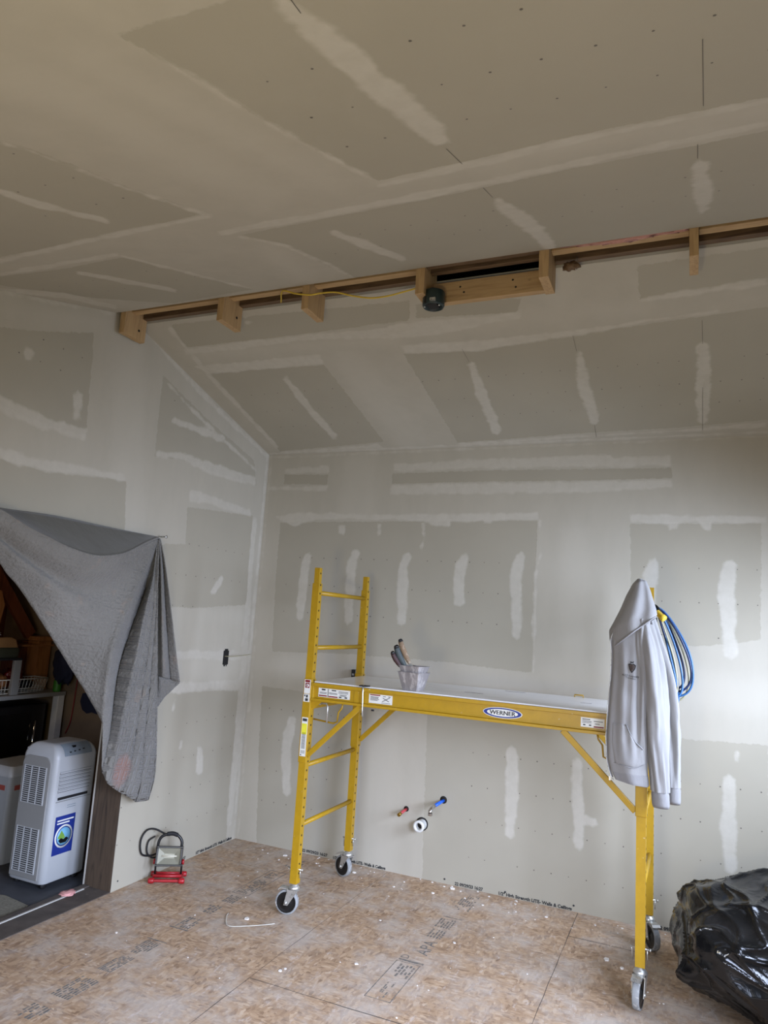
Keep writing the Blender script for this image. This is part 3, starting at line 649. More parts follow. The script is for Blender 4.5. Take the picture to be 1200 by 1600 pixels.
def lz(a):
    s = -a
    return np.minimum(np.where(s < YR, zfar(s), znear(s)), ZR+.0)
wall_left = surface('wall_left', 'L', lambda a, b: (a*0, a, b), (1, 0, 0), -3.40, 0, 0, 3.4, .0125,
    keep=lambda a, b: ~((a > OPY0) & (a < OPY1) & (b < OPZ)) & (b < np.where(-a < YR, zfar(-a), znear(-a))+.06), dots=dL,
    body=[((-.13, OPY1+.04, -.1), (-.002, .1, H+.45)), ((-.13, OPY0, OPZ), (-.002, OPY1+.04, H+.50)), ((-.13, FW-.1, -.1), (-.002, OPY0, H+.45))])
m = MB(); m.add([(0, FW, 0), (0, -3.40, 0), (0, -3.40, 3.3), (0, FW, 3.3)], [(0, 1, 2, 3)])
tag(m.build('wall_left_rear', M_UNSEEN), kind='structure')
dF = [(.33+.1045*i, s) for i in range(40) for s in (.385, .585, .790)]
ceiling_far = surface('ceiling_far', 'F', lambda a, b: (a, -b, H+SL*b), (0, -SL, -1), 0, RW, 0, D1, .0125, dots=dF,
    body=None)
dN = [(2.455+.1155*i, s) for i in range(-20, 12) for s in (3.137, 3.333, 3.530)] + [(1.9+.108*i, s) for i in range(-18, 20) for s in (2.39, 2.19)]
ceiling = surface('ceiling', 'N', lambda a, b: (a, -b, H+SL*(2*YR-b)), (0, SL, -1), 0, RW, D2, -FW, .015, dots=dN)
# sheathing above both slopes
m = MB()
m.prism([(.1, zfar(-.1)+.002), (-D1, zfar(D1)+.002), (-D1, zfar(D1)+.016), (.1, zfar(-.1)+.03)], 'x', -.1, RW+.1)
m.prism([(-D2, znear(D2)+.002), (FW-.1, znear(-FW+.1)+.002), (FW-.1, znear(-FW+.1)+.03), (-D2, znear(D2)+.016)], 'x', -.1, RW+.1)
tag(m.build('trim_1', M_PLAIN), kind='structure')
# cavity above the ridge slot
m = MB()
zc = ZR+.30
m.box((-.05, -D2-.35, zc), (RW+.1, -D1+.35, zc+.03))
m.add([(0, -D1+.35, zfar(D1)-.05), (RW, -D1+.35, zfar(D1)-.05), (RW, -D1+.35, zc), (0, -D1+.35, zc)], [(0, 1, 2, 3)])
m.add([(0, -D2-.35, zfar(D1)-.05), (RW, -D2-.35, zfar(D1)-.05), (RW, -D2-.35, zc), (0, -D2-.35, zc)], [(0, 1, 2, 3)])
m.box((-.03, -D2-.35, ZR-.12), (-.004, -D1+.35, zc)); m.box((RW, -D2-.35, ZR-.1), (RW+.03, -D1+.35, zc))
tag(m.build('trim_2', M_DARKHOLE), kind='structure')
# floor
m = MB(); m.box((0, FW-.1, -.10), (RW+.1, .02, 0)); tag(m.build('floor', M_OSB), kind='structure')
# right wall with window opening, wall behind the camera with patio door
def walled(name, axis, pos, th, u0, u1, v1, holes):
    # boxes around rectangular holes; u along wall, v up
    m = MB(); hs = sorted(holes); cu = u0
    def bx(a, b, c, d):
        if b-a < 1e-4 or d-c < 1e-4: return
        if axis == 'x': m.box((pos, a, c), (pos+th, b, d))
        else: m.box((a, pos-th, c), (b, pos, d))
    for (a, b, c, d) in hs:
        bx(cu, a, 0, v1); bx(a, b, 0, c); bx(a, b, d, v1); cu = b
    bx(cu, u1, 0, v1)
    return tag(m.build(name, M_UNSEEN), kind='structure')
walled('wall_right', 'x', RW, .14, FW-.14, .02, 3.5, [(-4.55, -2.95, .0, 2.15), (-1.75, -.55, 1.08, 2.28)])
walled('wall_front', 'y', FW, .14, -.1, RW+.1, 3.0, [(1.3, 2.9, .9, 2.05)])
def winframe(name, axis, pos, a, b, c, d, bars):
    m = MB(); t = .05
    def bx(a_, b_, c_, d_):
        if axis == 'x': m.box((pos-.01, a_, c_), (pos+.06, b_, d_))
        else: m.box((a_, pos-.06, c_), (b_, pos+.01, d_))
    bx(a, a+t, c, d); bx(b-t, b, c, d); bx(a+t, b-t, c, c+t); bx(a+t, b-t, d-t, d)
    for u in bars: bx(u-t/2, u+t/2, c+t, d-t)
    tag(m.build(name, M_WHITE, bev=.004), kind='structure')
winframe('window_1', 'x', RW+.02, -1.75, -.55, 1.08, 2.28, [])
winframe('door_1', 'x', RW+.02, -4.55, -2.95, .0, 2.15, [-3.75])
winframe('window_2', 'y', FW-.02, 1.3, 2.9, .9, 2.05, [2.1])

# printed lettering along the bottom of the sheets
Mb = lambda x, z: frame((x, -.0012, z), (1, 0, 0), (0, 0, 1))
for t, x, z, s, wx in (('22 09/29/23 16:27', 1.700, .006, .026, .187), ('1/2" High Strength LITE- Walls & Ceilings', 1.985, .005, .026, .455),
                 ('22 09/29/23 16:27', .566, .010, .026, .205), ('1/2" High Strength LITE- Walls & Ceilings', .812, .006, .026, .400), ('22 09/29/23 16:27', 2.925, .006, .026, .19)):
    o = text_mesh('printed_lettering', t, Mb(x, z), s, M_INK, wall_back, bold=.0009); o.scale.x = 1
    bw = max(v.co.x for v in o.data.vertices)-x
    for v in o.data.vertices: v.co.x = x+(v.co.x-x)*wx/bw
for t, y, wx in (('1/2" High Strength LITE- Walls & Ceilings', -.47, .42), ('22 09/29/23 16:27', -.745, .17)):
    o = text_mesh('printed_lettering', t, frame((.0012, y, .008), (0, 1, 0), (0, 0, 1)), .026, M_INK, wall_left, bold=.0009)
    bw = max(v.co.y for v in o.data.vertices)-y
    for v in o.data.vertices: v.co.y = y+(v.co.y-y)*wx/bw
m = MB()
for x, z in ((1.63, .028), (2.45, .034), (2.03, .028), (.50, .03)): m.lathe((x, -.0005, z), (0, -1, 0), [(.006, 0), (.006, .001), (0, .001)], 10)
m.lathe((.0005, -1.20, .05), (1, 0, 0), [(.005, 0), (.005, .001), (0, .001)], 10)
m.build('ink_dot', M_INK, wall_back)

# floor seams, stamps, plaster crumbs
floor = bpy.data.objects['floor']
m = MB()
def seam(a, b, w_=.004):
    a = Vector((*a, .0006)); b = Vector((*b, .0006)); n = max(2, int((b-a).length/.12)); t = (b-a).normalized(); sd = Vector((-t.y, t.x, 0)); L, R = [], []
    for i in range(n+1):
        p = a.lerp(b, i/n)+sd*random.uniform(-.002, .002); ww = w_*random.uniform(.25, .8); L.append(p+sd*ww/2); R.append(p-sd*ww/2)
    m.grid([L, R], sm=False)
seam((1.235, -.02), (1.235, -1.18), .003); seam((1.232, -1.18), (1.232, -5.6), .004); seam((2.475, -.01), (2.475, -5.6), .005)
seam((1.235, -1.655), (2.475, -1.655), .006); seam((2.475, -.375), (RW, -.375), .006); seam((0.02, -.42), (1.235, -.42), .004); seam((0.02, -2.86), (1.235, -2.86), .004); seam((2.475, -2.81), (RW, -2.81))
m.build('seam_line', M_INK, floor)
def stamp_block(m, x0, x1, y0, y1, rows, seed, fill=.75):
    rr = random.Random(seed); dx = (x1-x0)/rows
    for i in range(rows):
        y = y0
        while y < y1:
            L = rr.uniform(.012, .04)
            if rr.random() < fill: m.box((x0+dx*i+dx*.15, y, .0), (x0+dx*(i+1)-dx*.25, min(y+L, y1), .0009))
            y += L+rr.uniform(.004, .012)
m = MB()
# right-hand line of stamps, reading towards the back wall
def outline(m, x0, x1, y0, y1, t=.004):
    m.box((x0, y0, 0), (x0+t, y1, .0009)); m.box((x1-t, y0, 0), (x1, y1, .0009)); m.box((x0, y0, 0), (x1, y0+t, .0009)); m.box((x0, y1-t, 0), (x1, y1, .0009))
outline(m, 1.755, 1.882, -1.525, -1.135); stamp_block(m, 1.83, 1.842, -1.50, -1.35, 1, 3); stamp_block(m, 1.80, 1.82, -1.46, -1.34, 2, 5); stamp_block(m, 1.785, 1.872, -1.29, -1.16, 5, 6, .8)
m.box((1.76, -1.125, 0), (1.89, -1.108, .0009)); stamp_block(m, 1.785, 1.88, -.655, -.53, 6, 11, .85); m.box((1.79, -.50, 0), (1.90, -.492, .0009)); stamp_block(m, 1.80, 1.90, -.36, -.10, 7, 12, .6)
stamp_block(m, 1.79, 1.875, -.80, -.69, 5, 13, .8)
# left-hand line of stamps
stamp_block(m, .585, .69, -2.38, -2.28, 6, 19, .75); stamp_block(m, .585, .69, -2.20, -2.02, 7, 21, .85); stamp_block(m, .59, .67, -1.94, -1.78, 7, 22, .85); stamp_block(m, .585, .675, -1.74, -1.60, 6, 23, .9); m.box((.57, -1.585, 0), (.69, -1.577, .0009))
m.box((.57, -1.42, 0), (.69, -1.41, .0009)); stamp_block(m, .59, .68, -1.40, -1.27, 6, 24, .85); stamp_block(m, .58, .665, -1.18, -1.07, 4, 25, .8); stamp_block(m, .60, .68, -1.00, -.90, 5, 26, .9)
outline(m, .575, .69, -.86, -.42); stamp_block(m, .59, .68, -.84, -.60, 6, 27, .8); stamp_block(m, .60, .66, -.55, -.45, 4, 28)
stamp_block(m, .60, .70, -.30, -.10, 5, 29, .5)
m.build('ink_stamp', M_STAMP, floor)
text_mesh('printed_lettering', 'APA', frame((1.872, -1.02, .0006), (0, 1, 0), (-1, 0, 0)), .095, M_STAMP, floor)
text_mesh('printed_lettering', 'D', frame((1.80, -1.10, .0006), (0, 1, 0), (-1, 0, 0)), .06, M_STAMP, floor)
# loose crumbs of plaster
rr = random.Random(9); m = MB()
crumb_spots = [(.864, -1.129, .020), (.40, -1.62, .008), (1.70, -.06, .018), (1.62, -.2, .012), (2.70, -.56, .02),  (2.78, -.62, .014), (1.05, -.15, .014), (.5, -.12, .02), (1.6, -1.28, .01), (1.95, -.8, .01), (1.5, -.75, .008), (1.32, -1.53, .012), (1.33, -1.5, .008)]
for _ in range(120): crumb_spots.append((rr.uniform(.1, 4.2), -rr.random()**1.4*2.6-.03, rr.uniform(.002, .006)))
for _ in range(45): crumb_spots.append((rr.uniform(.2, 3.2), -rr.uniform(.01, .25), rr.uniform(.003, .010)))
for (x, y, r) in crumb_spots:
    n = rr.randint(5, 7); hh = min(r*.35, .005)
    ring = [(x+r*rr.uniform(.6, 1.1)*math.cos(2*math.pi*i/n), y+r*rr.uniform(.6, 1.1)*math.sin(2*math.pi*i/n)) for i in range(n)]
    m.prism(ring, 'z', 0, hh)
o = m.build('plaster_crumbs', M_CRUMB); tag(o, 'small white crumbs of dried plaster scattered over the subfloor', 'plaster crumbs', kind='stuff')
m = MB(); m.tube(resample([(.742, -1.13, .006), (.765, -1.18, .006), (.835, -1.262, .005), (.93, -1.215, .008), (1.017, -1.15, .012), (1.04, -1.128, .014)], 30), .0022, 6)
tag(m.build('wire_offcut', M_WIREW, origin=(.86, -1.25, 0)), 'thin bent white wire offcut lying on the subfloor near the front left caster', 'wire')

# ------------------------------------------------------------------ ridge slot framing
def hanger(x0, x1, zb, label, mat=M_PINEV, hole=None, y0=-D2+.003, y1=-D1-.003):
    c = (x0, (y0+y1)/2, zb); m = MB(); m.box((x0, y0, zb), (x1, y1, ZR+.20))
    o = m.build('hanging_wood_block', mat, origin=c, bev=.002)
    tag(o, label, 'wood block', 'wood blocks in the ridge slot')
    if hole:
        h = MB(); h.lathe((x1+.0002, hole[0], hole[1]), (1, 0, 0), [(.008, 0), (.008, .0006), (0, .0006)], 10); h.build('bolt_hole', M_DARKHOLE, o)
    return o
hanger(.030, .069, 3.229, 'pine block hanging in the ridge slot against the left wall', hole=(-1.625, 3.285))
hanger(.724, .763, 3.226, 'pine block hanging in the ridge slot, second from the left wall', hole=(-1.615, 3.29))
hanger(1.255, 1.295, 3.226, 'pine block hanging in the ridge slot where the yellow cable drops')
hanger(1.885, 1.930, 3.226, 'pine block carrying the black junction box in the ridge slot')
hanger(2.478, 2.522, 3.226, 'pine block at the right end of the wide pine plank')
hanger(3.100, 3.136, 3.232, 'narrow pine block hanging alone near the right edge of the photo')
m = MB(); m.box((1.93, -1.612, 3.228), (2.478, -1.574, 3.333)); m.box((1.93, -1.72, 3.325), (2.478, -1.612, 3.345), 1) if False else None
o = m.build('pine_plank', M_PINE, origin=(2.2, -1.59, 3.228), bev=.002)
tag(o, 'wide new pine plank spanning between two hanging blocks in the ridge slot', 'plank')
for x, z in ((2.33, 3.30), (2.345, 3.262), (2.07, 3.30), (2.09, 3.27)):
    mk = MB(); mk.lathe((x, -1.6123, z), (0, -1, 0), [(.005, 0), (.005, .0006), (0, .0006)], 8); mk.build('nail_hole', M_DARKHOLE, o)
# long nailers lying in the slot
def nailer(x0, x1, y0, y1, z0, z1, label, mat):
    m = MB(); m.box((x0, y0, z0), (x1, y1, z1)); tag(m.build('nailer_board', mat, origin=((x0+x1)/2, (y0+y1)/2, z0), bev=.002), label, 'board', 'nailer boards in the ridge slot')
segs = [(.0705, .7235), (.7645, 1.2545), (1.2965, 1.8845), (2.5235, 3.0995), (3.1375, RW-.02)]
lb = ['by the left wall', 'in second bay from left', 'beside the yellow cable', 'beside pink insulation', 'at far right']
for (a, b), l in zip(segs, lb): nailer(a, b, -1.70, -1.655, ZR+.014, ZR+.09, 'light pine nailer in the ridge slot '+l, M_PINE)
for (a, b), l in zip(segs, lb): nailer(a, b, -1.605, -1.569, ZR+.012, ZR+.10, 'dark rough board on the far side of the slot '+l, M_OLDW)
nailer(1.932, 2.476, -1.738, -1.708, ZR+.004, ZR+.12, 'aged timber high in the slot above the wide pine plank', M_OLDW)
nailer(1.932, 2.476, -1.668, -1.64, ZR+.006, ZR+.13, 'dark beam edge in the slot above the wide pine plank', M_OLDW)
def lump(name, c, r, seed, mat, amp=.35, sub=4, fr=2.2):
    bm = bmesh.new(); bmesh.ops.create_icosphere(bm, subdivisions=sub, radius=1)
    off = Vector((seed*3.1, seed*1.7, seed*.9))
    for v in bm.verts:
        n = v.co.normalized(); d = 1+amp*noise.fractal(n*fr+off, .8, 2.2, 4)
        v.co = Vector((n.x*r[0], n.y*r[1], n.z*r[2]))*d
    me = bpy.data.meshes.new(name); bm.to_mesh(me); bm.free(); me.materials.append(mat)
    for p in me.polygons: p.use_smooth = True
    o = bpy.data.objects.new(name, me); COL.objects.link(o); o.location = c; ORG[o] = Vector(c); return o
o = lump('insulation_batt', (2.83, -1.728, ZR+.020), (.27, .020, .024), 3, M_PINK, .5, 4, 4); tag(o, 'torn pink insulation poking out beside the nailer in the slot', 'insulation', 'pink insulation scraps')
o = lump('insulation_batt', (3.065, -1.728, ZR+.020), (.035, .016, .014), 5, M_PINK, .4, 3); tag(o, 'tiny pink insulation scrap next to the narrow hanging block', 'insulation', 'pink insulation scraps')
o = lump('crumpled_paper_scrap', (2.60, -1.62, ZR-.03), (.035, .02, .022), 8, M_OLDW, .6, 3, 3); tag(o, 'brown crumpled scrap hanging right of the wide plank end', 'scrap')
m = MB(); m.tube(resample([(2.625, -1.62, ZR+.01), (2.632, -1.625, ZR-.025), (2.622, -1.62, ZR-.05)], 8), .004, 8, flat=.4)
tag(m.build('metal_clip', M_ZINC, origin=(2.63, -1.62, ZR)), 'small bright metal clip hanging beside the wide plank end', 'clip')
# yellow cable
m = MB(); pts = [(1.06, -1.66, 3.335), (1.16, -1.70, 3.335), (1.25, -1.71, 3.30), (1.30, -1.72, 3.285), (1.40, -1.70, 3.300), (1.50, -1.69, 3.300), (1.60, -1.68, 3.272), (1.70, -1.67, 3.245), (1.79, -1.68, 3.252), (1.88, -1.69, 3.268)]
pts = [(1.05, -1.62, 3.345), (1.13, -1.735, 3.345), (1.22, -1.75, 3.312), (1.31, -1.752, 3.292), (1.36, -1.74, 3.300), (1.44, -1.72, 3.304), (1.53, -1.70, 3.282), (1.63, -1.70, 3.258), (1.72, -1.70, 3.256), (1.80, -1.70, 3.266), (1.883, -1.70, 3.278)]
m.tube(resample(pts, 60), .0042, 8); tag(m.build('electrical_cable', M_YWIRE, origin=(1.5, -1.7, 3.26)), 'thin yellow cable sagging between two hanging blocks in the slot', 'cable')
# junction box
t = thing('junction_box', 'round dark junction box fixed below the ridge slot', 'junction box', (1.955, -1.665, 3.18))
m = MB(); m.lathe((1.955, -1.665, 3.262), (0, 0, -1), [(0, 0), (.050, 0), (.054, .006), (.054, .070), (.050, .078), (.046, .078), (.046, .03), (0, .03)], 28)
m.build('box_shell', M_TEAL, t, recalc=True)
m = MB(); m.box((1.925, -1.715, 3.188), (1.975, -1.705, 3.222)); m.box((1.955, -1.725, 3.192), (1.985, -1.714, 3.208), 1); m.box((1.93, -1.70, 3.186), (1.98, -1.64, 3.20)); m.build('bracket', [M_BLKM, M_ZINC], t, bev=.001)
for x in (1.915, 1.99): m = MB(); m.lathe((x, -1.68, 3.184), (0, 0, -1), [(0, -.003), (.005, -.003), (.005, .002), (0, .002)], 10); m.build('screw', M_ZINC, t)

# ------------------------------------------------------------------ electrical boxes on walls
t = thing('wall_outlet_box', 'open black outlet box in the left wall with a short wire', 'outlet box', (0, -.335, 1.27))
m = MB(); y0, y1, z0, z1 = -.366, -.306, 1.275, 1.375
m.box((-.03, y0, z0), (-.028, y1, z1)); m.box((-.03, y0, z0), (.004, y0+.004, z1)); m.box((-.03, y1-.004, z0), (.004, y1, z1)); m.box((-.03, y0, z0), (.004, y1, z0+.004)); m.box((-.03, y0, z1-.004), (.004, y1, z1))
m.box((.0015, y0+.012, z0-.012), (.004, y1-.012, z0)); m.box((.0015, y0+.012, z1), (.004, y1-.012, z1+.012)); m.box((.0008, y0+.003, z0+.003), (.0018, y1-.003, z1-.003))
m.build('box_shell', M_BLKM, t)
m = MB(); m.tube(resample([(.002, -.35, 1.335), (.05, -.33, 1.337), (.09, -.25, 1.345), (.10, -.17, 1.352)], 16), .0028, 8); m.build('wire', M_CGREY, t)
m = MB(); m.lathe((.004, -.336, 1.268), (1, 0, 0), [(.005, 0), (.005, .003), (0, .003)], 10); m.build('screw', M_ZINC, t)
m = MB(); x0, x1, z0, z1 = .872, .925, 1.247, 1.302
m.box((x0, -.03, z0), (x1, -.001, z1)); t = thing('wall_outlet_box', 'black box stub on the back wall just behind the scaffold deck', 'outlet box', (.90, 0, 1.25)); m.build('box_shell', M_BLKM, t, bev=.002)
m = MB(); m.box((.905, -.032, 1.27), (.915, -.030, 1.30)); m.box((.88, -.034, 1.262), (.895, -.030, 1.275)); m.build('terminal', M_ZINC, t)

# ------------------------------------------------------------------ plumbing stubs
t = thing('water_stub', 'red water pipe stub with brass end sticking out of the back wall', 'pipe', (1.33, 0, .40), 'water pipe stubs')
m = MB(); m.lathe((1.338, -.0005, .418), (0, -1, 0), [(.018, 0), (.018, .001), (0, .001)], 16); m.build('hole_in_wall', M_DARKHOLE, t)
m = MB(); m.tube([(1.338, .0, .415), (1.336, -.05, .412), (1.330, -.085, .404)], .0095, 12); m.build('red_pipe', M_PEXR, t)
m = MB(); m.tube([(1.330, -.085, .404), (1.327, -.11, .399)], .012, 12); m.build('brass_cap', M_BRASS, t)
t = thing('water_stub', 'blue water pipe stub with chrome elbow sticking out of the back wall', 'pipe', (1.59, 0, .50), 'water pipe stubs')
m = MB(); m.lathe((1.597, -.0005, .515), (0, -1, 0), [(.024, 0), (.024, .001), (0, .001)], 18); m.build('hole_in_wall', M_DARKHOLE, t)
m = MB(); m.tube([(1.597, .0, .51), (1.592, -.05, .508), (1.58, -.13, .50)], .0105, 12); m.build('blue_pipe', M_PEXB, t)
m = MB(); m.tube([(1.58, -.13, .50), (1.572, -.165, .492), (1.568, -.18, .475), (1.572, -.185, .462)], [.011, .012, .013, .012], 12); m.lathe((1.572, -.185, .465), (0, 0, -1), [(.015, 0), (.015, .014), (0, .014)], 12); m.build('chrome_elbow', M_CHROME, t)
t = thing('drain_stub', 'white plastic drain stub between the red and blue pipes', 'pipe', (1.455, 0, .335))
m = MB(); m.lathe((1.455, -.0005, .340), (0, -1, 0), [(.043, 0), (.043, .001), (0, .001)], 24); m.build('hole_in_wall', M_DARKHOLE, t)
m = MB(); m.lathe((1.455, 0, .338), (0, -1, 0), [(.034, 0), (.034, .05), (.037, .052), (.037, .072), (.024, .074), (.020, .06), (.020, .0)], 28); m.lathe((1.455, -.03, .338), (0, -1, 0), [(.020, 0), (0, 0)], 20, 1); m.build('pipe_body', [M_PVC, M_DARKHOLE], t)

# ------------------------------------------------------------------ opening: post, sill, storage room
m = MB(); m.box((-.205, -1.250, .0), (-.004, -1.208, 2.05)); o = m.build('door_1_post', M_DARKW, bev=.003); o.name = 'trim_3'; tag(o, kind='structure')
m = MB(); m.box((-.216, -1.2505, .0), (-.2055, -1.12, 2.05)); m.box((-.216, OPY0-.1, 2.0), (-.2055, -1.12, 3.0)); m.box((-.216, FW, 0), (-.2055, OPY0, 3.0)); tag(m.build('trim_4', M_PLAIN), kind='structure')
m = MB(); m.box((-.205, OPY0, 1.99), (-.004, -1.2505, 2.10)); m.box((-.205, OPY0-.04, 0), (-.004, OPY0, 2.1)); tag(m.build('trim_5', M_DARKW), kind='structure')
m = MB(); m.box((-.16, OPY0, -.018), (.0, -1.2505, .004)); m.box((-.205, OPY0, -.02), (-.16, -1.2505, .010)); tag(m.build('trim_6', M_SILL, bev=.002), kind='structure')
m = MB(); m.box((-.165, OPY0, .0045), (-.150, -1.30, .009)); tag(m.build('trim_7', M_PLAIN), kind='structure')
m = MB(); m.box((-3.0, -4.0, -.10), (-.205, .1, -.02)); o = m.build('floor_storage', M_CONC); tag(o, kind='structure')
m = MB(); m.box((-3.0, -.33, -.1), (-.13, -.28, 3.0)); tag(m.build('wall_storage_back', M_TANW), kind='structure')
m = MB(); m.box((-2.55, -4.0, -.1), (-2.5, -.33, 3.0)); tag(m.build('wall_storage_left', M_BROWNW), kind='structure')
m = MB(); m.box((-3.0, -4.05, -.1), (-.13, -4.0, 3.0)); tag(m.build('wall_storage_front', M_TANW), kind='structure')
m = MB(); m.box((-3.0, -4.05, 2.6), (-.21, .1, 2.65)); tag(m.build('ceiling_storage', M_TANW), kind='structure')
o = lump('fabric_scrap', (-.165, -1.41, .016), (.035, .045, .010), 4, simple('pale_pink_paper', (.80, .58, .56), .8), .4, 3); tag(o, 'crumpled pale pink scrap lying on the dark door sill', 'scrap')
m = MB(); m.prism([(-.215, -1.66), (-.215, -2.3), (-.75, -2.3), (-.75, -1.62), (-.46, -1.57), (-.25, -1.60)], 'z', -.02, -.008); tag(m.build('floor_mat', M_CARPET, origin=(-.4, -1.9, -.02)), 'worn grey-green mat on the dark floor beyond the sill', 'mat')

# air conditioner
def rbox(name, lo, hi, mat, parent, r=.03, seg=4, edit=None, origin=None):
    bm = bmesh.new(); bmesh.ops.create_cube(bm, size=1)
    for v in bm.verts: v.co = Vector([lo[i]+(v.co[i]+.5)*(hi[i]-lo[i]) for i in range(3)])
    if edit: edit(bm)
    bmesh.ops.bevel(bm, geom=list(bm.edges), offset=r, segments=seg, affect='EDGES', profile=.5)
    o_ = ORG[parent] if parent is not None else Vector(origin or (0, 0, 0))
    for v in bm.verts: v.co -= o_
    me = bpy.data.meshes.new(name); bm.to_mesh(me); bm.free(); me.materials.append(mat)
    for p in me.polygons: p.use_smooth = True
    o = bpy.data.objects.new(name, me); COL.objects.link(o); ORG[o] = o_
    if parent is not None: o.parent = parent
    else: o.location = o_
    return o
ax0, ax1, ay0, ay1, az0, az1 = -.650, -.362, -1.420, -1.092, .015, .800
ac = thing('portable_air_conditioner', 'white portable air conditioner standing in the doorway beside the dark post', 'air conditioner', ((ax0+ax1)/2, (ay0+ay1)/2, -.02))
def arch(lo, hi, z0, z1, r, n=8):
    pts = [(lo, z0), (hi, z0)]
    for k in range(n+1): a = math.pi/2*k/n; pts.append((hi-r+r*math.cos(a), z1-r+r*math.sin(a)))
    for k in range(n+1): a = math.pi/2+math.pi/2*k/n; pts.append((lo+r+r*math.cos(a), z1-r+r*math.sin(a)))
    return pts
# body: rounded in plan and arched at the top on all four sides
rows = []; NR = 14
def ringpts(x0, x1, y0, y1, z, r, n=6):
    out = []
    for (cx, cy, a0) in ((x1-r, y1-r, 0), (x0+r, y1-r, 90), (x0+r, y0+r, 180), (x1-r, y0+r, 270)):
        for k in range(n+1): a = math.radians(a0+90*k/n); out.append(Vector((cx+r*math.cos(a), cy+r*math.sin(a), z)))
    return out
RT = .085
for z, ins in [(az0, .006), (az0+.008, 0), (.3, 0), (.5, 0), (az1-RT, 0)]: rows.append(ringpts(ax0+ins, ax1-ins, ay0+ins, ay1-ins, z, .035))
for k in range(1, 9):
    a = math.pi/2*k/8; ins = RT*(1-math.cos(a)); rows.append(ringpts(ax0+ins, ax1-ins, ay0+ins*.55, ay1-ins*.8, az1-RT+RT*math.sin(a), max(.035-ins*.2, .02)))
m = MB(); m.grid(rows, closed=True); m.add(rows[-1], [tuple(range(len(rows[-1])))], 0, True); m.add(rows[0], [tuple(range(len(rows[0])))[::-1]])
m.build('body', M_ACW, ac)
# raised end frame with two vent grilles (towards the opening)
m = MB(); fr_ = arch(ax0+.022, ax1-.040, az0+.02, az1-.075, .05); m.prism(fr_, 'y', ay0-.006, ay0+.01); m.build('end_panel', M_ACG, ac, bev=.003)
for z0, z1 in ((.455, .665), (.070, .315)):
    m = MB(); gx0, gx1 = ax0+.045, ax1-.068; yy = ay0-.0068
    m.box((gx0, yy-.0004, z0), (gx1, yy+.002, z1), 1)
    nr = int((z1-z0)/.0115)
    for i in range(nr+1): z = z0+(z1-z0)*i/nr; m.box((gx0-.003, yy-.003, z-.0026), (gx1+.003, yy+.002, z+.0026))
    for i in range(4): x = gx0+(gx1-gx0)*i/3; m.box((x-.0035, yy-.004, z0-.003), (x+.0035, yy+.002, z1+.003))
    m.build('vent_grille', [M_ACW, M_BLKM], ac)
# side with louvres, slot, sticker, controls
xs = ax1
m = MB(); m.box((xs-.002, ay0+.03, .470), (xs+.004, ay1-.028, .474)); m.build('seam', M_ACG, ac)
m = MB()
for i in range(6): z = .525+i*.021; m.box((xs-.002, ay0+.035, z), (xs+.0015, ay1-.05, z+.004), 1); m.box((xs-.002, ay0+.033, z+.004), (xs+.007, ay1-.048, z+.014))
m.build('louvre', [M_ACW, M_BLKM], ac)
m = MB(); m.box((xs-.002, ay0+.04, .482), (xs+.003, ay1-.06, .497)); m.build('air_slot', M_BLKM, ac)
st = MB(); sy0, sy1, sz0, sz1 = ay0+.045, ay0+.195, .165, .385
st.box((xs-.001, sy0, sz0), (xs+.0012, sy1, sz1)); o = st.build('sticker', M_BLUE, ac); tag(o, 'blue sticker with a round emblem')
cy, cz = (sy0+sy1)/2, sz0+.10
for r, z_, mt in ((.066, .0016, M_STICK), (.056, .0020, M_BLUE), (.050, .0024, simple('sticker_sky_blue', (.45, .68, .80), .5))):
    q = MB(); q.lathe((xs, cy, cz), (1, 0, 0), [(r, 0), (r, z_), (0, z_)], 28); q.build('emblem_ring', mt, o)
q = MB(); q.prism([(cy-.045, cz-.005), (cy-.02, cz+.035), (cy, cz+.01), (cy+.012, cz-.01), (cy-.01, cz-.02)], 'x', xs, xs+.0028); q.build('emblem_leaf', simple('sticker_green', (.45, .62, .25), .5), o)
q = MB(); q.prism([(cy-.038, cz-.02), (cy-.02, cz-.008), (cy, cz-.018), (cy+.02, cz-.008), (cy+.038, cz-.02), (cy+.02, cz-.038), (cy-.02, cz-.038)], 'x', xs, xs+.003); q.build('emblem_hands', M_BLK, o)
q = MB()
for k in range(2): q.box((xs, sy0+.015, sz1-.030-.016*k), (xs+.0018, sy1-.012-.03*k, sz1-.022-.016*k))
q.build('sticker_heading', M_STICK, o)
q = MB()
for k in range(2): q.box((xs, ay0+.12, .438-.012*k), (xs+.0015, ay0+.185, .4415-.012*k))
q.build('small_print', M_PANEL, ac)
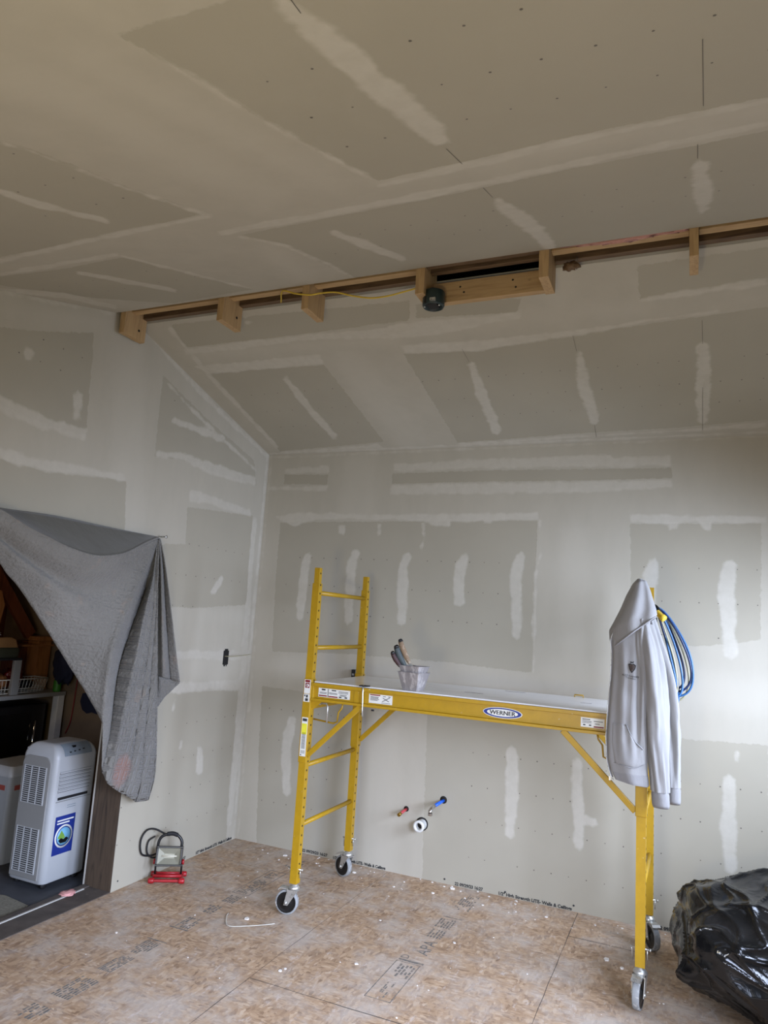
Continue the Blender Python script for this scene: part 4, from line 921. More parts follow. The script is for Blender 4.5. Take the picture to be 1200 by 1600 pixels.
# control panel following the arched shoulder
def sh(t): a = math.pi/2*t; return xs-RT*(1-math.cos(a)), az1-RT+RT*math.sin(a)
m = MB(); rws = []
for k in range(6):
    x, z = sh(.12+.62*k/5); a = math.pi/2*(.12+.62*k/5); nx, nz = math.cos(a)*.0035, math.sin(a)*.0035
    rws.append([Vector((x+nx, y, z+nz)) for y in (ay0+.055, ay1-.06)])
m.grid(rws); cp = m.build('control_panel', M_PANEL, ac)
m = MB()
for k, (t_, y) in enumerate([(.50, ay0+.14), (.26, ay0+.10), (.28, ay0+.135), (.30, ay0+.17), (.33, ay0+.205)]):
    x, z = sh(t_); s_ = .012 if k == 0 else .006; m = MB(); m.box((x-s_+.004, y-s_, z-s_*.4+.003), (x+.0055, y+s_, z+s_*.6+.003)); m.build('display' if k == 0 else 'button', M_BLK, cp)
m = MB()
for x, y in ((ax0+.04, ay0+.05), (ax1-.04, ay0+.05), (ax0+.04, ay1-.05), (ax1-.04, ay1-.05)):
    w1 = MB(); w1.lathe((x-.01, y, .0), (1, 0, 0), [(0, 0), (.02, 0), (.02, .02), (0, .02)], 16); w1.build('caster', M_BLKM, ac)
# remote / tag lying on top
t = thing('remote_control', 'white remote control lying on top of the air conditioner', 'remote', (-.585, -1.36, .80))
o = rbox('remote_body', (-.62, -1.375, .795), (-.575, -1.335, .812), M_ACW, t, .004, 2)
for k in range(3): m = MB(); m.box((-.605+.008*k, -1.37, .8115), (-.600+.008*k, -1.345, .813)); m.build('button', M_BLK, t)
for q_ in (t,): q_.rotation_euler = (.25, -.45, .3); q_.location = (-.60, -1.385, .768); 
# waste bin behind
t = thing('waste_bin', 'translucent white lidded bin behind the air conditioner', 'bin', (-1.02, -1.12, -.02))
m = MB(); m.grid([ringpts(-1.02-a, -1.02+a, -1.12-b_, -1.12+b_, z, .03) for z, a, b_ in ((-.02, .11, .13), (0, .115, .135), (.52, .145, .165), (.53, .15, .17))], closed=True); m.build('bin_body', M_ACW, t)
m = MB(); rr_ = [ringpts(-1.02-a, -1.02+a, -1.12-b_, -1.12+b_, z, .03) for z, a, b_ in ((.525, .155, .175), (.56, .155, .175), (.585, .13, .15))]; m.grid(rr_, closed=True); m.add(rr_[-1], [tuple(range(len(rr_[-1])))], 0, True); m.build('bin_lid', M_ACW, t)
m = MB(); m.box((-.874, -1.25, .44), (-.8715, -1.0, .47)); m.box((-1.10, -1.286, .44), (-.92, -1.283, .47)); m.build('red_band', simple('faded_red_band', (.62, .30, .26), .6), t)

# desk with appliances
t = thing('work_desk', 'white topped desk with shelf along the storage room wall', 'desk', (-1.8, -1.1, -.02))
m = MB(); m.box((-2.15, -2.2, .915), (-1.470, -.36, .945)); m.build('desktop', M_ACG, t, bev=.003)
for y in (-.40, -2.16):
    for x in (-1.50, -2.11): m = MB(); m.box((x-.03, y-.03, -.02), (x+.03, y+.03, .915)); m.build('leg', M_WHITE, t, bev=.003)
m = MB(); m.box((-2.12, -2.15, .20), (-1.50, -.40, .22)); m.build('lower_shelf', M_OLDW, t)
t = thing('microwave_oven', 'black appliance with glossy door under the desk top', 'appliance', (-1.8, -.9, .221))
rbox('oven_body', (-2.05, -1.45, .222), (-1.53, -.48, .86), M_BLK, t, .015)
m = MB(); m.box((-1.53, -1.35, .32), (-1.522, -.62, .80)); m.build('door_glass', simple('dark_glass', (.03, .035, .04), .08), t)
m = MB(); m.tube([(-1.50, -.60, .38), (-1.50, -.60, .74)], .008, 8); m.build('handle', M_CHROME, t)
t = thing('steel_kettle', 'shiny steel bowl glinting in the dark below the desk', 'bowl', (-1.45, -.95, .60))
for q_ in [t]: bpy.data.objects.remove(q_); 
# wire basket on the desk
t = thing('wire_basket', 'white wire basket of packets on the desk', 'basket', (-1.62, -.66, .946))
m = MB(); bx0, bx1, by0, by1, bz0, bz1 = -1.66, -1.515, -.95, -.515, .950, 1.055
def rect(z, i=0): return [(bx0+i, by0+i, z), (bx1-i, by0+i, z), (bx1-i, by1-i, z), (bx0+i, by1-i, z)]
for z, r, i in ((bz1, .004, 0), (bz0+.035, .0025, .012), (bz0+.003, .003, .02)): m.tube(rect(z, i), r, 6, closed=True)
for i in range(15):
    y = by0+(by1-by0)*i/14; yi = by0+.02+(by1-by0-.04)*i/14
    m.tube([(bx1, y, bz1), (bx1-.02, yi, bz0+.003), (bx0+.02, yi, bz0+.003), (bx0, y, bz1)], .0018, 5)
for i in range(9):
    x = bx0+(bx1-bx0)*i/8; xi = bx0+.02+(bx1-bx0-.04)*i/8
    m.tube([(x, by0, bz1), (xi, by0+.02, bz0+.003)], .0018, 5); m.tube([(x, by1, bz1), (xi, by1-.02, bz0+.003)], .0018, 5)
m.build('basket_frame', M_WIREW, t)
o = lump('snack_packet', (-1.63, -.74, 1.06), (.05, .07, .075), 11, M_DKRED, .35, 4, 3); tag(o, 'dark red crinkled packet standing in the wire basket', 'packet', 'packets in the basket')
o = lump('snack_packet', (-1.62, -.62, 1.005), (.05, .05, .035), 12, M_BLK, .3, 3); tag(o, 'black glossy packet lying in the wire basket', 'packet', 'packets in the basket')
o = lump('snack_packet', (-1.62, -.86, 1.03), (.05, .05, .06), 13, M_ORANGEW, .35, 3); tag(o, 'orange packet in the left end of the wire basket', 'packet', 'packets in the basket')
# shelf unit on the desk
t = thing('desk_shelf', 'small grey shelf unit standing on the desk', 'shelf', (-1.62, -1.2, .946))
m = MB(); m.box((-1.51, -.862, .946), (-1.485, -.800, 1.20)); m.build('post', M_ACG, t, bev=.003)
m = MB(); m.box((-1.80, -1.75, 1.20), (-1.485, -.800, 1.215)); m.build('shelf_board', M_BLKM, t)
m = MB(); m.box((-1.51, -1.75, .946), (-1.485, -1.69, 1.20)); m.build('post', M_ACG, t, bev=.003)
t = thing('storage_box', 'dark fabric box on the small desk shelf', 'box', (-1.65, -1.0, 1.216)); rbox('box_body', (-1.78, -1.25, 1.216), (-1.50, -.822, 1.29), simple('olive_fabric', (.20, .21, .15), .9), t, .012)
t = thing('cardboard_box', 'open brown cardboard carton on top of the dark box', 'box', (-1.65, -1.0, 1.292)); m = MB(); m.prism([(-1.20, 1.292), (-.835, 1.292), (-.86, 1.35), (-.90, 1.365), (-1.20, 1.362)], 'x', -1.77, -1.505); m.build('carton', M_CARD, t, bev=.003)
o = lump('crumpled_tissue', (-1.58, -1.0, 1.388), (.035, .05, .024), 21, M_WHITE, .5, 3, 3); tag(o, 'crumpled white tissue on the cardboard carton', 'tissue')
# wooden stair-like joinery behind
t = thing('wooden_partition', 'reddish brown board partition with sloping rail behind the desk', 'partition', (-2.3, -1.1, -.02))
m = MB()
for i in range(10): y = -2.6+i*.235; m.box((-2.33, y, -.02), (-2.30, y+.225, 2.59))
m.build('panel', M_BROWNW, t, bev=.004)
m = MB(); m.bar((-1.80, -1.06, 2.06), (-1.80, -.49, 1.365), .04, .09); tag(m.build('stair_rail', M_BROWNW, origin=(-1.80, -.49, 1.365), bev=.004), 'sloping reddish brown rail rising behind the desk shelf', 'rail')
t = thing('newel_box', 'orange brown boxed wooden post with a ledge behind the desk', 'wooden post', (-1.75, -.5, -.02))
m = MB(); m.box((-1.80, -.50, .946), (-1.68, -.375, 1.325)); m.build('post_face', M_ORANGEW, t, bev=.003); m = MB(); m.box((-1.95, -.60, .946), (-1.805, -.42, 1.32)); m.build('post_side', M_BROWNW, t)
m = MB(); m.box((-1.98, -.66, 1.285), (-1.665, -.36, 1.300)); m.build('ledge', M_ORANGEW, t, bev=.003); m = MB(); m.box((-1.82, -.51, 1.327), (-1.67, -.365, 1.36)); m.build('cap', M_ORANGEW, t, bev=.003)
t = thing('wall_cabinet', 'varnished orange wall cabinet edge at the left edge of the photo', 'cabinet', (-1.6, -1.2, 1.40)); m = MB(); m.prism([(-1.60, 1.40), (-1.03, 1.40), (-1.0, 1.60), (-1.04, 1.70), (-1.22, 1.78), (-1.60, 1.78)], 'x', -2.29, -1.50); m.build('cabinet_side', M_ORANGEW, t, bev=.004)
o = lump('dark_jacket', (-1.46, -.42, 1.17), (.10, .05, .17), 31, M_DKBLUE, .3, 4); tag(o, 'dark jacket hanging on the storage room wall', 'jacket')
t = thing('green_bottle', 'green bottle at the end of the desk', 'bottle', (-1.50, -.40, .945)); m = MB(); m.lathe((-1.50, -.43, .946), (0, 0, 1), [(0, 0), (.028, 0), (.03, .01), (.03, .08), (.012, .11), (.012, .13), (0, .13)], 16); m.build('bottle_body', M_GREEN, t)
o = MB(); pts = [(-1.315, .945), (-1.15, .965), (-1.12, .90), (-1.145, .80), (-1.20, .81), (-1.25, .795), (-1.30, .82), (-1.33, .88)]; o.prism(pts, 'y', -.345, -.3305); o = o.build('wall_cloth', M_DKBLUE, origin=(-1.22, -.335, .8), bev=.003); tag(o, 'dark blue cloth pinned to the tan wall behind the air conditioner', 'cloth')
m = MB(); m.tube(resample([(-1.39, -.338, 1.05), (-1.395, -.34, .90), (-1.41, -.338, .72), (-1.45, -.338, .62)], 14), .0045, 8); tag(m.build('red_strap', M_RED, origin=(-1.4, -.34, .8)), 'red strap hanging on the tan wall right of the desk', 'strap')

# ------------------------------------------------------------------ blanket
def loft(m, c0, c1, nu, nv, mi=0, bulge=0, uvs=None, q0=0, q1=0, extra=None):
    A = resample(c0, nu); B_ = resample(c1, nu); rows = []
    for j in range(nv+1):
        t = j/nv; row = []
        for i in range(nu):
            p = A[i]*(1-t)+B_[i]*t; s = i/(nu-1)
            dx = bulge*math.sin(math.pi*t)
            if extra: dx += extra(s, t)
            row.append(Vector((p[0]+dx, p[1], p[2])))
        rows.append(row)
    base = len(m.v); m.grid(rows, mi); return base
def blanket():
    me_v, me_f, uv, ql = [], [], [], []
    back = [0]
    def add(c0, c1, nu, nv, prof, q, ext=None, lin=False):
        A = resample(c0, nu); B_ = resample(c1, nu); b = len(me_v)
        for j in range(nv+1):
            t = j/nv
            for i in range(nu):
                p = A[i]*(1-t)+B_[i]*t; s = i/(nu-1); d = prof(s, t)
                v = Vector((p[0]+d, p[1], p[2])); v.x += .0025*noise.noise(v*22)
                v.x = max(v.x, .012) if v.y > OPY1-.02 or v.z > OPZ-.02 else v.x
                me_v.append(v); uv.append((v.y, v.z)); ql.append(q(s, t))
        for j in range(nv):
            for i in range(nu-1): me_f.append((b+j*nu+i, b+j*nu+i+1, b+(j+1)*nu+i+1, b+(j+1)*nu+i))
    S = BLANKET
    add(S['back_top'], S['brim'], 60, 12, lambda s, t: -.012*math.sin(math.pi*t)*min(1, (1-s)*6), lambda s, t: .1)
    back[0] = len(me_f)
    # main sagging sheet: brim to lower edge / ridge
    low = S['lower']; rid = S['ridge']
    A = resample(S['brim'], 70); L = resample(low, 70); R = resample(rid, 36)
    b = len(me_v); nv = 36
    for j in range(nv):
        t = j/(nv-1)
        # ruled from brim towards lower; right border follows the ridge
        for i in range(70):
            s = i/69
            p = A[i]*(1-t)+L[i]*t
            corr = (R[j]-(A[69]*(1-t)+L[69]*t)); p = p+corr*(s**3)
            d = .045*math.sin(math.pi*t)*math.sin(math.pi*min(s*1.05, 1)) + .012*math.sin(7*s+5*t)*math.sin(math.pi*t)*(1-s)
            # valley running from the pin across the sheet
            d -= .075*math.exp(-((t-.36-.20*(1-s))/.12)**2)*s*(1-s)*3.2
            v = Vector((p[0]+d, p[1], p[2])); v.x += .003*noise.noise(v*20)
            if v.z > OPZ-.03: v.x = max(v.x, .02)
            me_v.append(v); uv.append((v.y, v.z)); ql.append(.12+.25*max(0, s-.6))
    for j in range(nv-1):
        for i in range(69): me_f.append((b+j*70+i, b+j*70+i+1, b+(j+1)*70+i+1, b+(j+1)*70+i))
    z0 = lambda s, t: 0
    add(S['ridge'], S['valley'], 60, 8, z0, lambda s, t: .3)
    add(S['valley'], S['c1'], 60, 8, z0, lambda s, t: .4+.6*s)
    add(S['c1'], S['c2'], 60, 8, lambda s, t: -.01*math.sin(math.pi*t), lambda s, t: .3+.7*s)
    add(S['c2'], S['c3'], 60, 8, lambda s, t: .01*math.sin(math.pi*t), lambda s, t: .3+.7*s)
    add(S['c3'], S['c4'], 60, 8, lambda s, t: .008*math.sin(math.pi*t), lambda s, t: .3+.7*s)
    add(S['c4'], S['c5'], 60, 2, z0, lambda s, t: .5)
    add(S['c5'], [(x-.09 if k > 0 else x, y+.004, z) for k, (x, y, z) in enumerate(S['c5'])], 60, 3, z0, lambda s, t: .1)
    add(S['f0'], S['f1'], 40, 4, z0, lambda s, t: .15); add(S['f1'], S['f2'], 40, 4, z0, lambda s, t: .15); add(S['f2'], S['f3'], 40, 6, z0, lambda s, t: .3)
    hem = [S['f0'][-1], S['f1'][-1], S['f2'][-1], S['f3'][-1]]
    add([(x*.6+.01, y, z) for x, y, z in hem], S['u1'], 24, 6, z0, lambda s, t: .2)
    me = bpy.data.meshes.new('hanging_blanket'); o_ = Vector((.02, -1.18, 2.09)); me.from_pydata([v-o_ for v in me_v], [], me_f)
    me.materials.append(M_BLANKET); me.materials.append(M_SHADED_BACKING)
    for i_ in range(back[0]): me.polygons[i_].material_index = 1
    ul = me.uv_layers.new(name='UVMap')
    for lp in me.loops: ul.data[lp.index].uv = uv[lp.vertex_index]
    a = me.attributes.new('quilt', 'FLOAT', 'POINT'); a.data.foreach_set('value', ql)
    for p in me.polygons: p.use_smooth = True
    me.update(); o = bpy.data.objects.new('hanging_blanket', me); COL.objects.link(o); o.location = o_; ORG[o] = o_
    hm = MB(); hm.tube(resample(S['brim'], 60), .006, 8); ORG[o] = o_; h_ = hm.build('hem', M_BLANKET, o)
    sd = o.modifiers.new('thickness', 'SOLIDIFY'); sd.thickness = .005; sd.offset = 0
    return tag(o, 'grey quilted blanket pinned up and drooping across the doorway', 'blanket')
blk = blanket()
m = MB(); m.lathe((.0, -1.180, 2.098), (1, 0, 0), [(.004, 0), (.004, .06), (.010, .062), (.010, .066), (0, .066)], 12); tag(m.build('wall_nail', M_ZINC, origin=(0, -1.18, 2.098)), 'nail head holding the right corner of the blanket', 'nail')

# ------------------------------------------------------------------ work light
wl = thing('work_light', 'small red and black halogen work light on the floor against the left wall', 'work light', (.14, -.90, 0))
Mw = Matrix.Translation((.135, -.915, 0)) @ Matrix.Rotation(math.radians(32), 4, 'Z')
def T(p): return Mw @ Vector(p)
def tubeW(name, pts, r, mat, n=10, closed=False, par=wl):
    m = MB(); m.tube([T(p) for p in pts], r, n, closed=closed); return m.build(name, mat, par)
# local: x right (seen from the front), y back, z up
fr_ = resample([(-.085, -.055, .014), (-.085, .055, .014), (.085, .055, .014), (.085, -.055, .014), (-.085, -.055, .014)], 40, False)
tubeW('base_tube', fr_[:-1], .009, M_REDT, closed=True)
m = MB(); m.tube([T((-.085, -.02, .03)), T((.085, -.02, .03))], .010, 10); m.tube([T((-.085, .03, .03)), T((.085, .03, .03))], .008, 10); m.build('cross_tube', M_REDT, wl)
for x, y in ((-.09, -.06), (.09, -.06), (-.09, .06), (.09, .06)):
    m = MB(); m.lathe(T((x-.018, y, .016)), Mw.to_3x3() @ Vector((1, 0, 0)), [(0, 0), (.013, .001), (.016, .008), (.016, .030), (.013, .036), (0, .037)], 14); m.build('foot_cap', M_REDT, wl)
for s_ in (-1, 1): tubeW('upright', [(s_*.078, 0, .03), (s_*.078, .0, .12)], .006, M_BLK)
tubeW('carry_handle', resample([(-.075, .01, .10), (-.078, .015, .20), (-.062, .02, .245), (-.02, .022, .262), (.03, .022, .258), (.062, .02, .225), (.066, .015, .18)], 30), .009, M_BLK)
tubeW('grip', resample([(-.03, .022, .262), (.005, .023, .265), (.035, .022, .256)], 10), .013, M_BLKM)
m = MB()
hd = Mw @ Matrix.Translation((0, -.02, .145)) @ Matrix.Rotation(math.radians(-14), 4, 'X')
def fb(m, lo, hi, mi=0): m.box(lo, hi, mi, hd)
fb(m, (-.078, -.022, .045), (.078, .03, .056)); fb(m, (-.078, -.022, -.056), (.078, .03, -.045)); fb(m, (-.078, -.022, -.045), (-.067, .03, .045)); fb(m, (.067, -.022, -.045), (.078, .03, .045)); fb(m, (-.070, .020, -.05), (.070, .034, .05))
m.build('lamp_housing', M_BLK, wl, bev=.002)
m = MB(); A = [hd @ Vector(p) for p in ((-.067, -.012, -.045), (.067, -.012, -.045), (.067, -.012, .045), (-.067, -.012, .045), (-.03, .014, -.012), (.03, .014, -.012), (.03, .014, .012), (-.03, .014, .012))]
m.add(A, [(0, 1, 5, 4), (1, 2, 6, 5), (2, 3, 7, 6), (3, 0, 4, 7), (4, 5, 6, 7)]); m.build('reflector', M_LENS, wl)
m = MB(); m.tube([hd @ Vector((-.045, .004, 0)), hd @ Vector((.045, .004, 0))], .005, 10); m.build('halogen_tube', simple('frosted_tube', (.80, .78, .70), .3), wl)
for s_ in (-1, 1):
    m = MB(); m.lathe(T((s_*.079, -.01, .11)), Mw.to_3x3() @ Vector((s_, 0, 0)), [(0, 0), (.014, 0), (.016, .012), (0, .014)], 14); m.build('tilt_knob', M_REDT, wl)
m = MB(); m.tube(resample([(.035, -.88, .14), (.018, -.95, .13), (.012, -1.03, .16), (.012, -1.05, .24), (.014, -1.01, .29), (.02, -.94, .285), (.06, -.885, .25), (.08, -.865, .24)], 50), .0055, 8); m.build('power_cord', M_BLKM, wl)
m = MB(); m.tube(resample([(.02, -.93, .24), (.014, -.98, .22), (.014, -.985, .16), (.03, -.95, .12), (.05, -.90, .12)], 30), .005, 8); m.build('power_cord', M_BLKM, wl)

# ------------------------------------------------------------------ rolling scaffold
sc = thing('rolling_scaffold', 'yellow steel rolling scaffold with white deck standing by the back wall', 'scaffold', (0, 0, 0))
ORG[sc] = Vector((0, 0, 0))
sc.location = (1.0445, -.9492, 0); sc.rotation_euler = (0, 0, -.006)
Ls, Ws, ZB, ZT, ZP = 1.8416, .6867, .169, 1.859, 1.952
P4 = [(0, 0), (0, Ws), (Ls, 0), (Ls, Ws)]
h = .0215
for (x, y) in P4:
    m = MB(); m.box((x-h, y-h, ZB), (x+h, y+h, ZT)); zp_ = ZP-.035 if (x > 1 and y < .1) else ZP; m.box((x-.0165, y-.0165, ZT), (x+.0165, y+.0165, zp_))
    m.box((x-.0125, y-.0125, zp_), (x+.0125, y+.0125, zp_+.0004), 1)
    s_ = 1 if x < 1 else -1
    n = 33
    for k in range(n):
        z = ZB+.055+k*.0508
        if 1.17 < z < 1.29: continue
        for sd in (1, -1):
            off = (h if z < .80 else .0265 if z < 1.31 else h)+.0004
            m.lathe((x+sd*off, y, z), (sd, 0, 0), [(.0062, 0), (.0062, .0004), (0, .0004)], 8, 1)
    m.lathe((x+s_*.0166, y, ZT+.06), (s_, 0, 0), [(.006, 0), (.006, .0006), (0, .0006)], 8, 1)
    m.build('post', [M_YEL, M_BLKM], sc, bev=.0)
    m = MB(); g = .0262; m.box((x-g, y-g, .826), (x+g, y+g, 1.300)); m.build('platform_sleeve', M_YEL, sc, bev=.003)
for x in (0, Ls):
    for z in (.478, .806, 1.478, 1.803):
        m = MB(); m.tube([(x, .0215, z), (x, Ws-.0215, z)], .0135, 14); m.build('rung', M_YEL, sc)
    m = MB(); m.box((x-.02, .026, 1.125), (x+.02, Ws-.026, 1.165)); m.build('end_bar', M_YEL, sc, bev=.003)
# side beams: channel section
for y, s_ in ((-.012, -1), (Ws+.012, 1)):
    m = MB()
    def yb(a, b, z0, z1, x0=.0265, x1=Ls-.0265): m.box((x0, min(y+s_*a, y+s_*b), z0), (x1, max(y+s_*a, y+s_*b), z1))
    yb(-.010, .018, 1.262, 1.281); yb(-.010, .018, 1.178, 1.193); yb(-.006, -.001, 1.193, 1.262)
    yb(-.008, .012, 1.178, 1.281, .0265, .040); yb(-.008, .012, 1.178, 1.281, Ls-.040, Ls-.0265)
    m.build('side_beam', M_YEL, sc, bev=.002)
    for a, b in (((.045*0+.026, .868), (.345, 1.178)), ((Ls-.026, .845), (Ls-.375, 1.178))):
        m = MB(); m.bar((a[0], y+s_*.001, a[1]), (b[0], y+s_*.001, b[1]), .014, .030, up=(0, 1, 0) if False else (0, 0, 1)); m.build('corner_brace', M_YEL, sc, bev=.003)
# deck
m = MB(); m.box((.030, .0, 1.272), (Ls-.030, Ws, 1.287))
deck = m.build('deck', M_DECK, sc, bev=.002)
for x, y, l in ((1.02, .60, .12), (.86, .28, .11), (1.50, .35, .06)): m = MB(); m.box((x, y, 1.2871), (x+l, y+.008, 1.2876)); m.build('hand_slot', M_BLKM, deck)
m = MB(); m.tube([(1.42, Ws-.01, 1.287), (1.42, Ws-.01, 1.300), (1.47, Ws-.01, 1.300), (1.47, Ws-.01, 1.287)], .004, 6); m.build('deck_latch', M_YEL, deck)
# locks and clamps under the deck
for x, s_ in ((.026, 1), (Ls-.026, -1)):
    m = MB(); zz = 1.168; m.tube([(x, .03, zz-.10), (x+s_*.13, .03, zz-.11), (x+s_*.155, .03, zz-.10), (x+s_*.16, .03, zz-.045), (x+s_*.18, .03, zz-.02), (x+s_*.185, .03, zz+.01)], .005, 8); m.build('lock_loop', M_YEL, sc)
    m = MB(); m.tube([(x, .01, 1.165), (x+s_*.05, .008, 1.165)], .010, 10, mi=0); m.tube([(x+s_*.05, .008, 1.165), (x+s_*.09, .008, 1.165), (x+s_*.10, .006, 1.15), (x+s_*.10, .006, 1.06)], .005, 8); m.build('spring_pin', M_ZINC, sc)
    m = MB(); m.prism([(x, 1.178), (x+s_*.07, 1.178), (x, 1.12)], 'y', -.004, .0); m.build('gusset', M_YEL, sc)
m = MB(); m.tube([(.345, .02, 1.290), (.358, -.030, 1.291), (.362, -.036, 1.27), (.366, -.036, 1.16), (.368, -.034, 1.125)], .0042, 8); m.box((.335, -.034, 1.288), (.385, .01, 1.294), 1); m.build('clamp_rod', [M_ZINC, M_BLKM], sc)
m = MB(); m.box((.30, -.015, 1.194), (.335, -.0125, 1.260)); m.build('beam_joint', M_YEL, sc)
m = MB(); m.tube([(.42, -.03, 1.165), (.435, -.03, 1.165)], .005, 8); m.build('bolt', M_BLKM, sc)
# labels on the front beam (web face at y = -.018-)
yw = -.0112-.0085+.0085
def label(x0, x1, z0, z1, bars, par=sc, y=-.0115, name='warning_label', lab=None):
    m = MB(); m.box((x0, y-.0006, z0), (x1, y+.002, z1)); o = m.build(name, M_STICK, par)
    if lab: tag(o, lab)
    r = MB(); k = MB()
    W = x1-x0; Hh = z1-z0
    for (u0, v0, u1, v1, c) in bars:
        (r if c == 'r' else k).box((x0+u0*W, y-.0010, z0+v0*Hh), (x0+u1*W, y, z0+v1*Hh))
    if r.v: r.build('label_band', M_RED, o)
    if k.v: k.build('label_print', M_INK, o)
    return o
B1 = [(.02, .08, .28, .22, 'r'), (.33, .06, .62, .20, 'r'), (.30, .05, .32, .95, 'k'), (.10, .75, .22, .92, 'k'), (.04, .50, .27, .55, 'k'), (.04, .38, .27, .43, 'k'), (.42, .78, .56, .90, 'k'), (.34, .52, .60, .57, 'k'), (.34, .40, .60, .45, 'k'), (.64, .74, .94, .80, 'k'), (.64, .60, .94, .65, 'k'), (.68, .40, .90, .46, 'k'), (.66, .10, .74, .24, 'k'), (.84, .10, .92, .24, 'k'), (.70, .28, .88, .33, 'k')]
B2 = [(.04, .84, .48, .96, 'r'), (.06, .66, .42, .72, 'k'), (.06, .54, .40, .60, 'k'), (.06, .42, .44, .48, 'k'), (.06, .30, .38, .35, 'k'), (.55, .10, .92, .14, 'k'), (.60, .80, .72, .86, 'k'), (.82, .82, .92, .88, 'k')]
label(.068, .272, 1.204, 1.254, B1, y=-.0115)
o = label(.392, .535, 1.202, 1.252, B2, y=-.0115)
for a_, b_ in (((.475, 1.215), (.52, 1.240)), ((.478, 1.235), (.515, 1.218))): k = MB(); k.bar((a_[0], -.0128, a_[1]), (b_[0], -.0128, b_[1]), .0006, .003); k.build('pictogram_line', M_INK, o)
label(1.555, 1.668, 1.206, 1.252, [(.55, .05, .98, .18, 'r'), (.06, .78, .40, .86, 'k'), (.06, .60, .46, .66, 'k'), (.06, .45, .46, .50, 'k'), (.10, .18, .20, .30, 'k'), (.35, .18, .45, .30, 'k'), (.55, .66, .94, .72, 'k'), (.60, .40, .80, .46, 'k')], y=-.0115)
# post stickers
o = label(-.020, .020, 1.215, 1.315-.02, [(.1, .80, .9, .97, 'r'), (.15, .40, .85, .76, 'r')], y=-.0270, name='capacity_sticker')
q = MB(); q.lathe((0, -.0282, 1.261), (0, -1, 0), [(.010, 0), (.010, .0006), (0, .0006)], 16); q.build('sticker_disc', M_STICK, o); q = MB(); q.prism([(-.002, 1.268), (.002, 1.268), (.002, 1.260), (.006, 1.260), (0, 1.253), (-.006, 1.260), (-.002, 1.260)], 'y', -.0293, -.0288); q.build('arrow', M_RED, o)
o = label(-.020, .020, 1.168, 1.212, [(.1, .70, .30, .9, 'k'), (.4, .55, .7, .9, 'k'), (.3, .1, .75, .45, 'k')], y=-.0270, name='pictogram_sticker')
o = label(-.018, .020, .862, 1.080, [(.12, .02, .3, .05, 'k')]+[(.14, .08+.028*k_, .86, .09+.028*k_, 'k') for k_ in range(3)]+[(.18, .20+.03*k_, .80, .214+.03*k_, 'k') for k_ in range(14)]+[(.12, .90, .88, .97, 'k')], y=-.0270, name='instruction_sticker')
q = MB(); q.box((-.016, -.0280, .985), (.018, -.0275, 1.045)); q.build('yellow_band', simple('label_yellow', (.86, .84, .22), .5), o)
# oval maker's badge
bc = Vector((1.158, -.0130, 1.2285)); bd = None
for a, b_, dy, mt, nm in ((.104, .0275, 0, M_STICK, 'oval_badge'), (.100, .0245, .0006, M_BLUE, 'badge_ring'), (.082, .0185, .0012, M_STICK, 'badge_centre')):
    m = MB(); n = 40; ring = [(bc.x+a*math.cos(2*math.pi*i/n), bc.z+b_*math.sin(2*math.pi*i/n)) for i in range(n)]
    m.prism(ring, 'y', bc.y-dy-.0006, bc.y+.002); o = m.build(nm, mt, sc if bd is None else bd)
    if bd is None: bd = o; tag(o, 'blue and white oval badge')
o = text_mesh('badge_lettering', 'WERNER', frame((bc.x-.069, bc.y-.0020, bc.z-.0105), (1, 0, 0), (0, 0, 1)), .030, M_INK, bd, ext=.0008)
vs = o.data.vertices; x0_, x1_ = min(v.co.x for v in vs), max(v.co.x for v in vs); z0_, z1_ = min(v.co.z for v in vs), max(v.co.z for v in vs)
for v in vs:
    v.co.x = bc.x-.068+(v.co.x-x0_)/(x1_-x0_)*.136; v.co.z = bc.z-.0105+(v.co.z-z0_)/(z1_-z0_)*.021
# thicken letters with a second copy offset slightly
o2 = o.copy(); o2.data = o.data.copy(); COL.objects.link(o2); o2.parent = bd
for v in o2.data.vertices: v.co.x += .0016
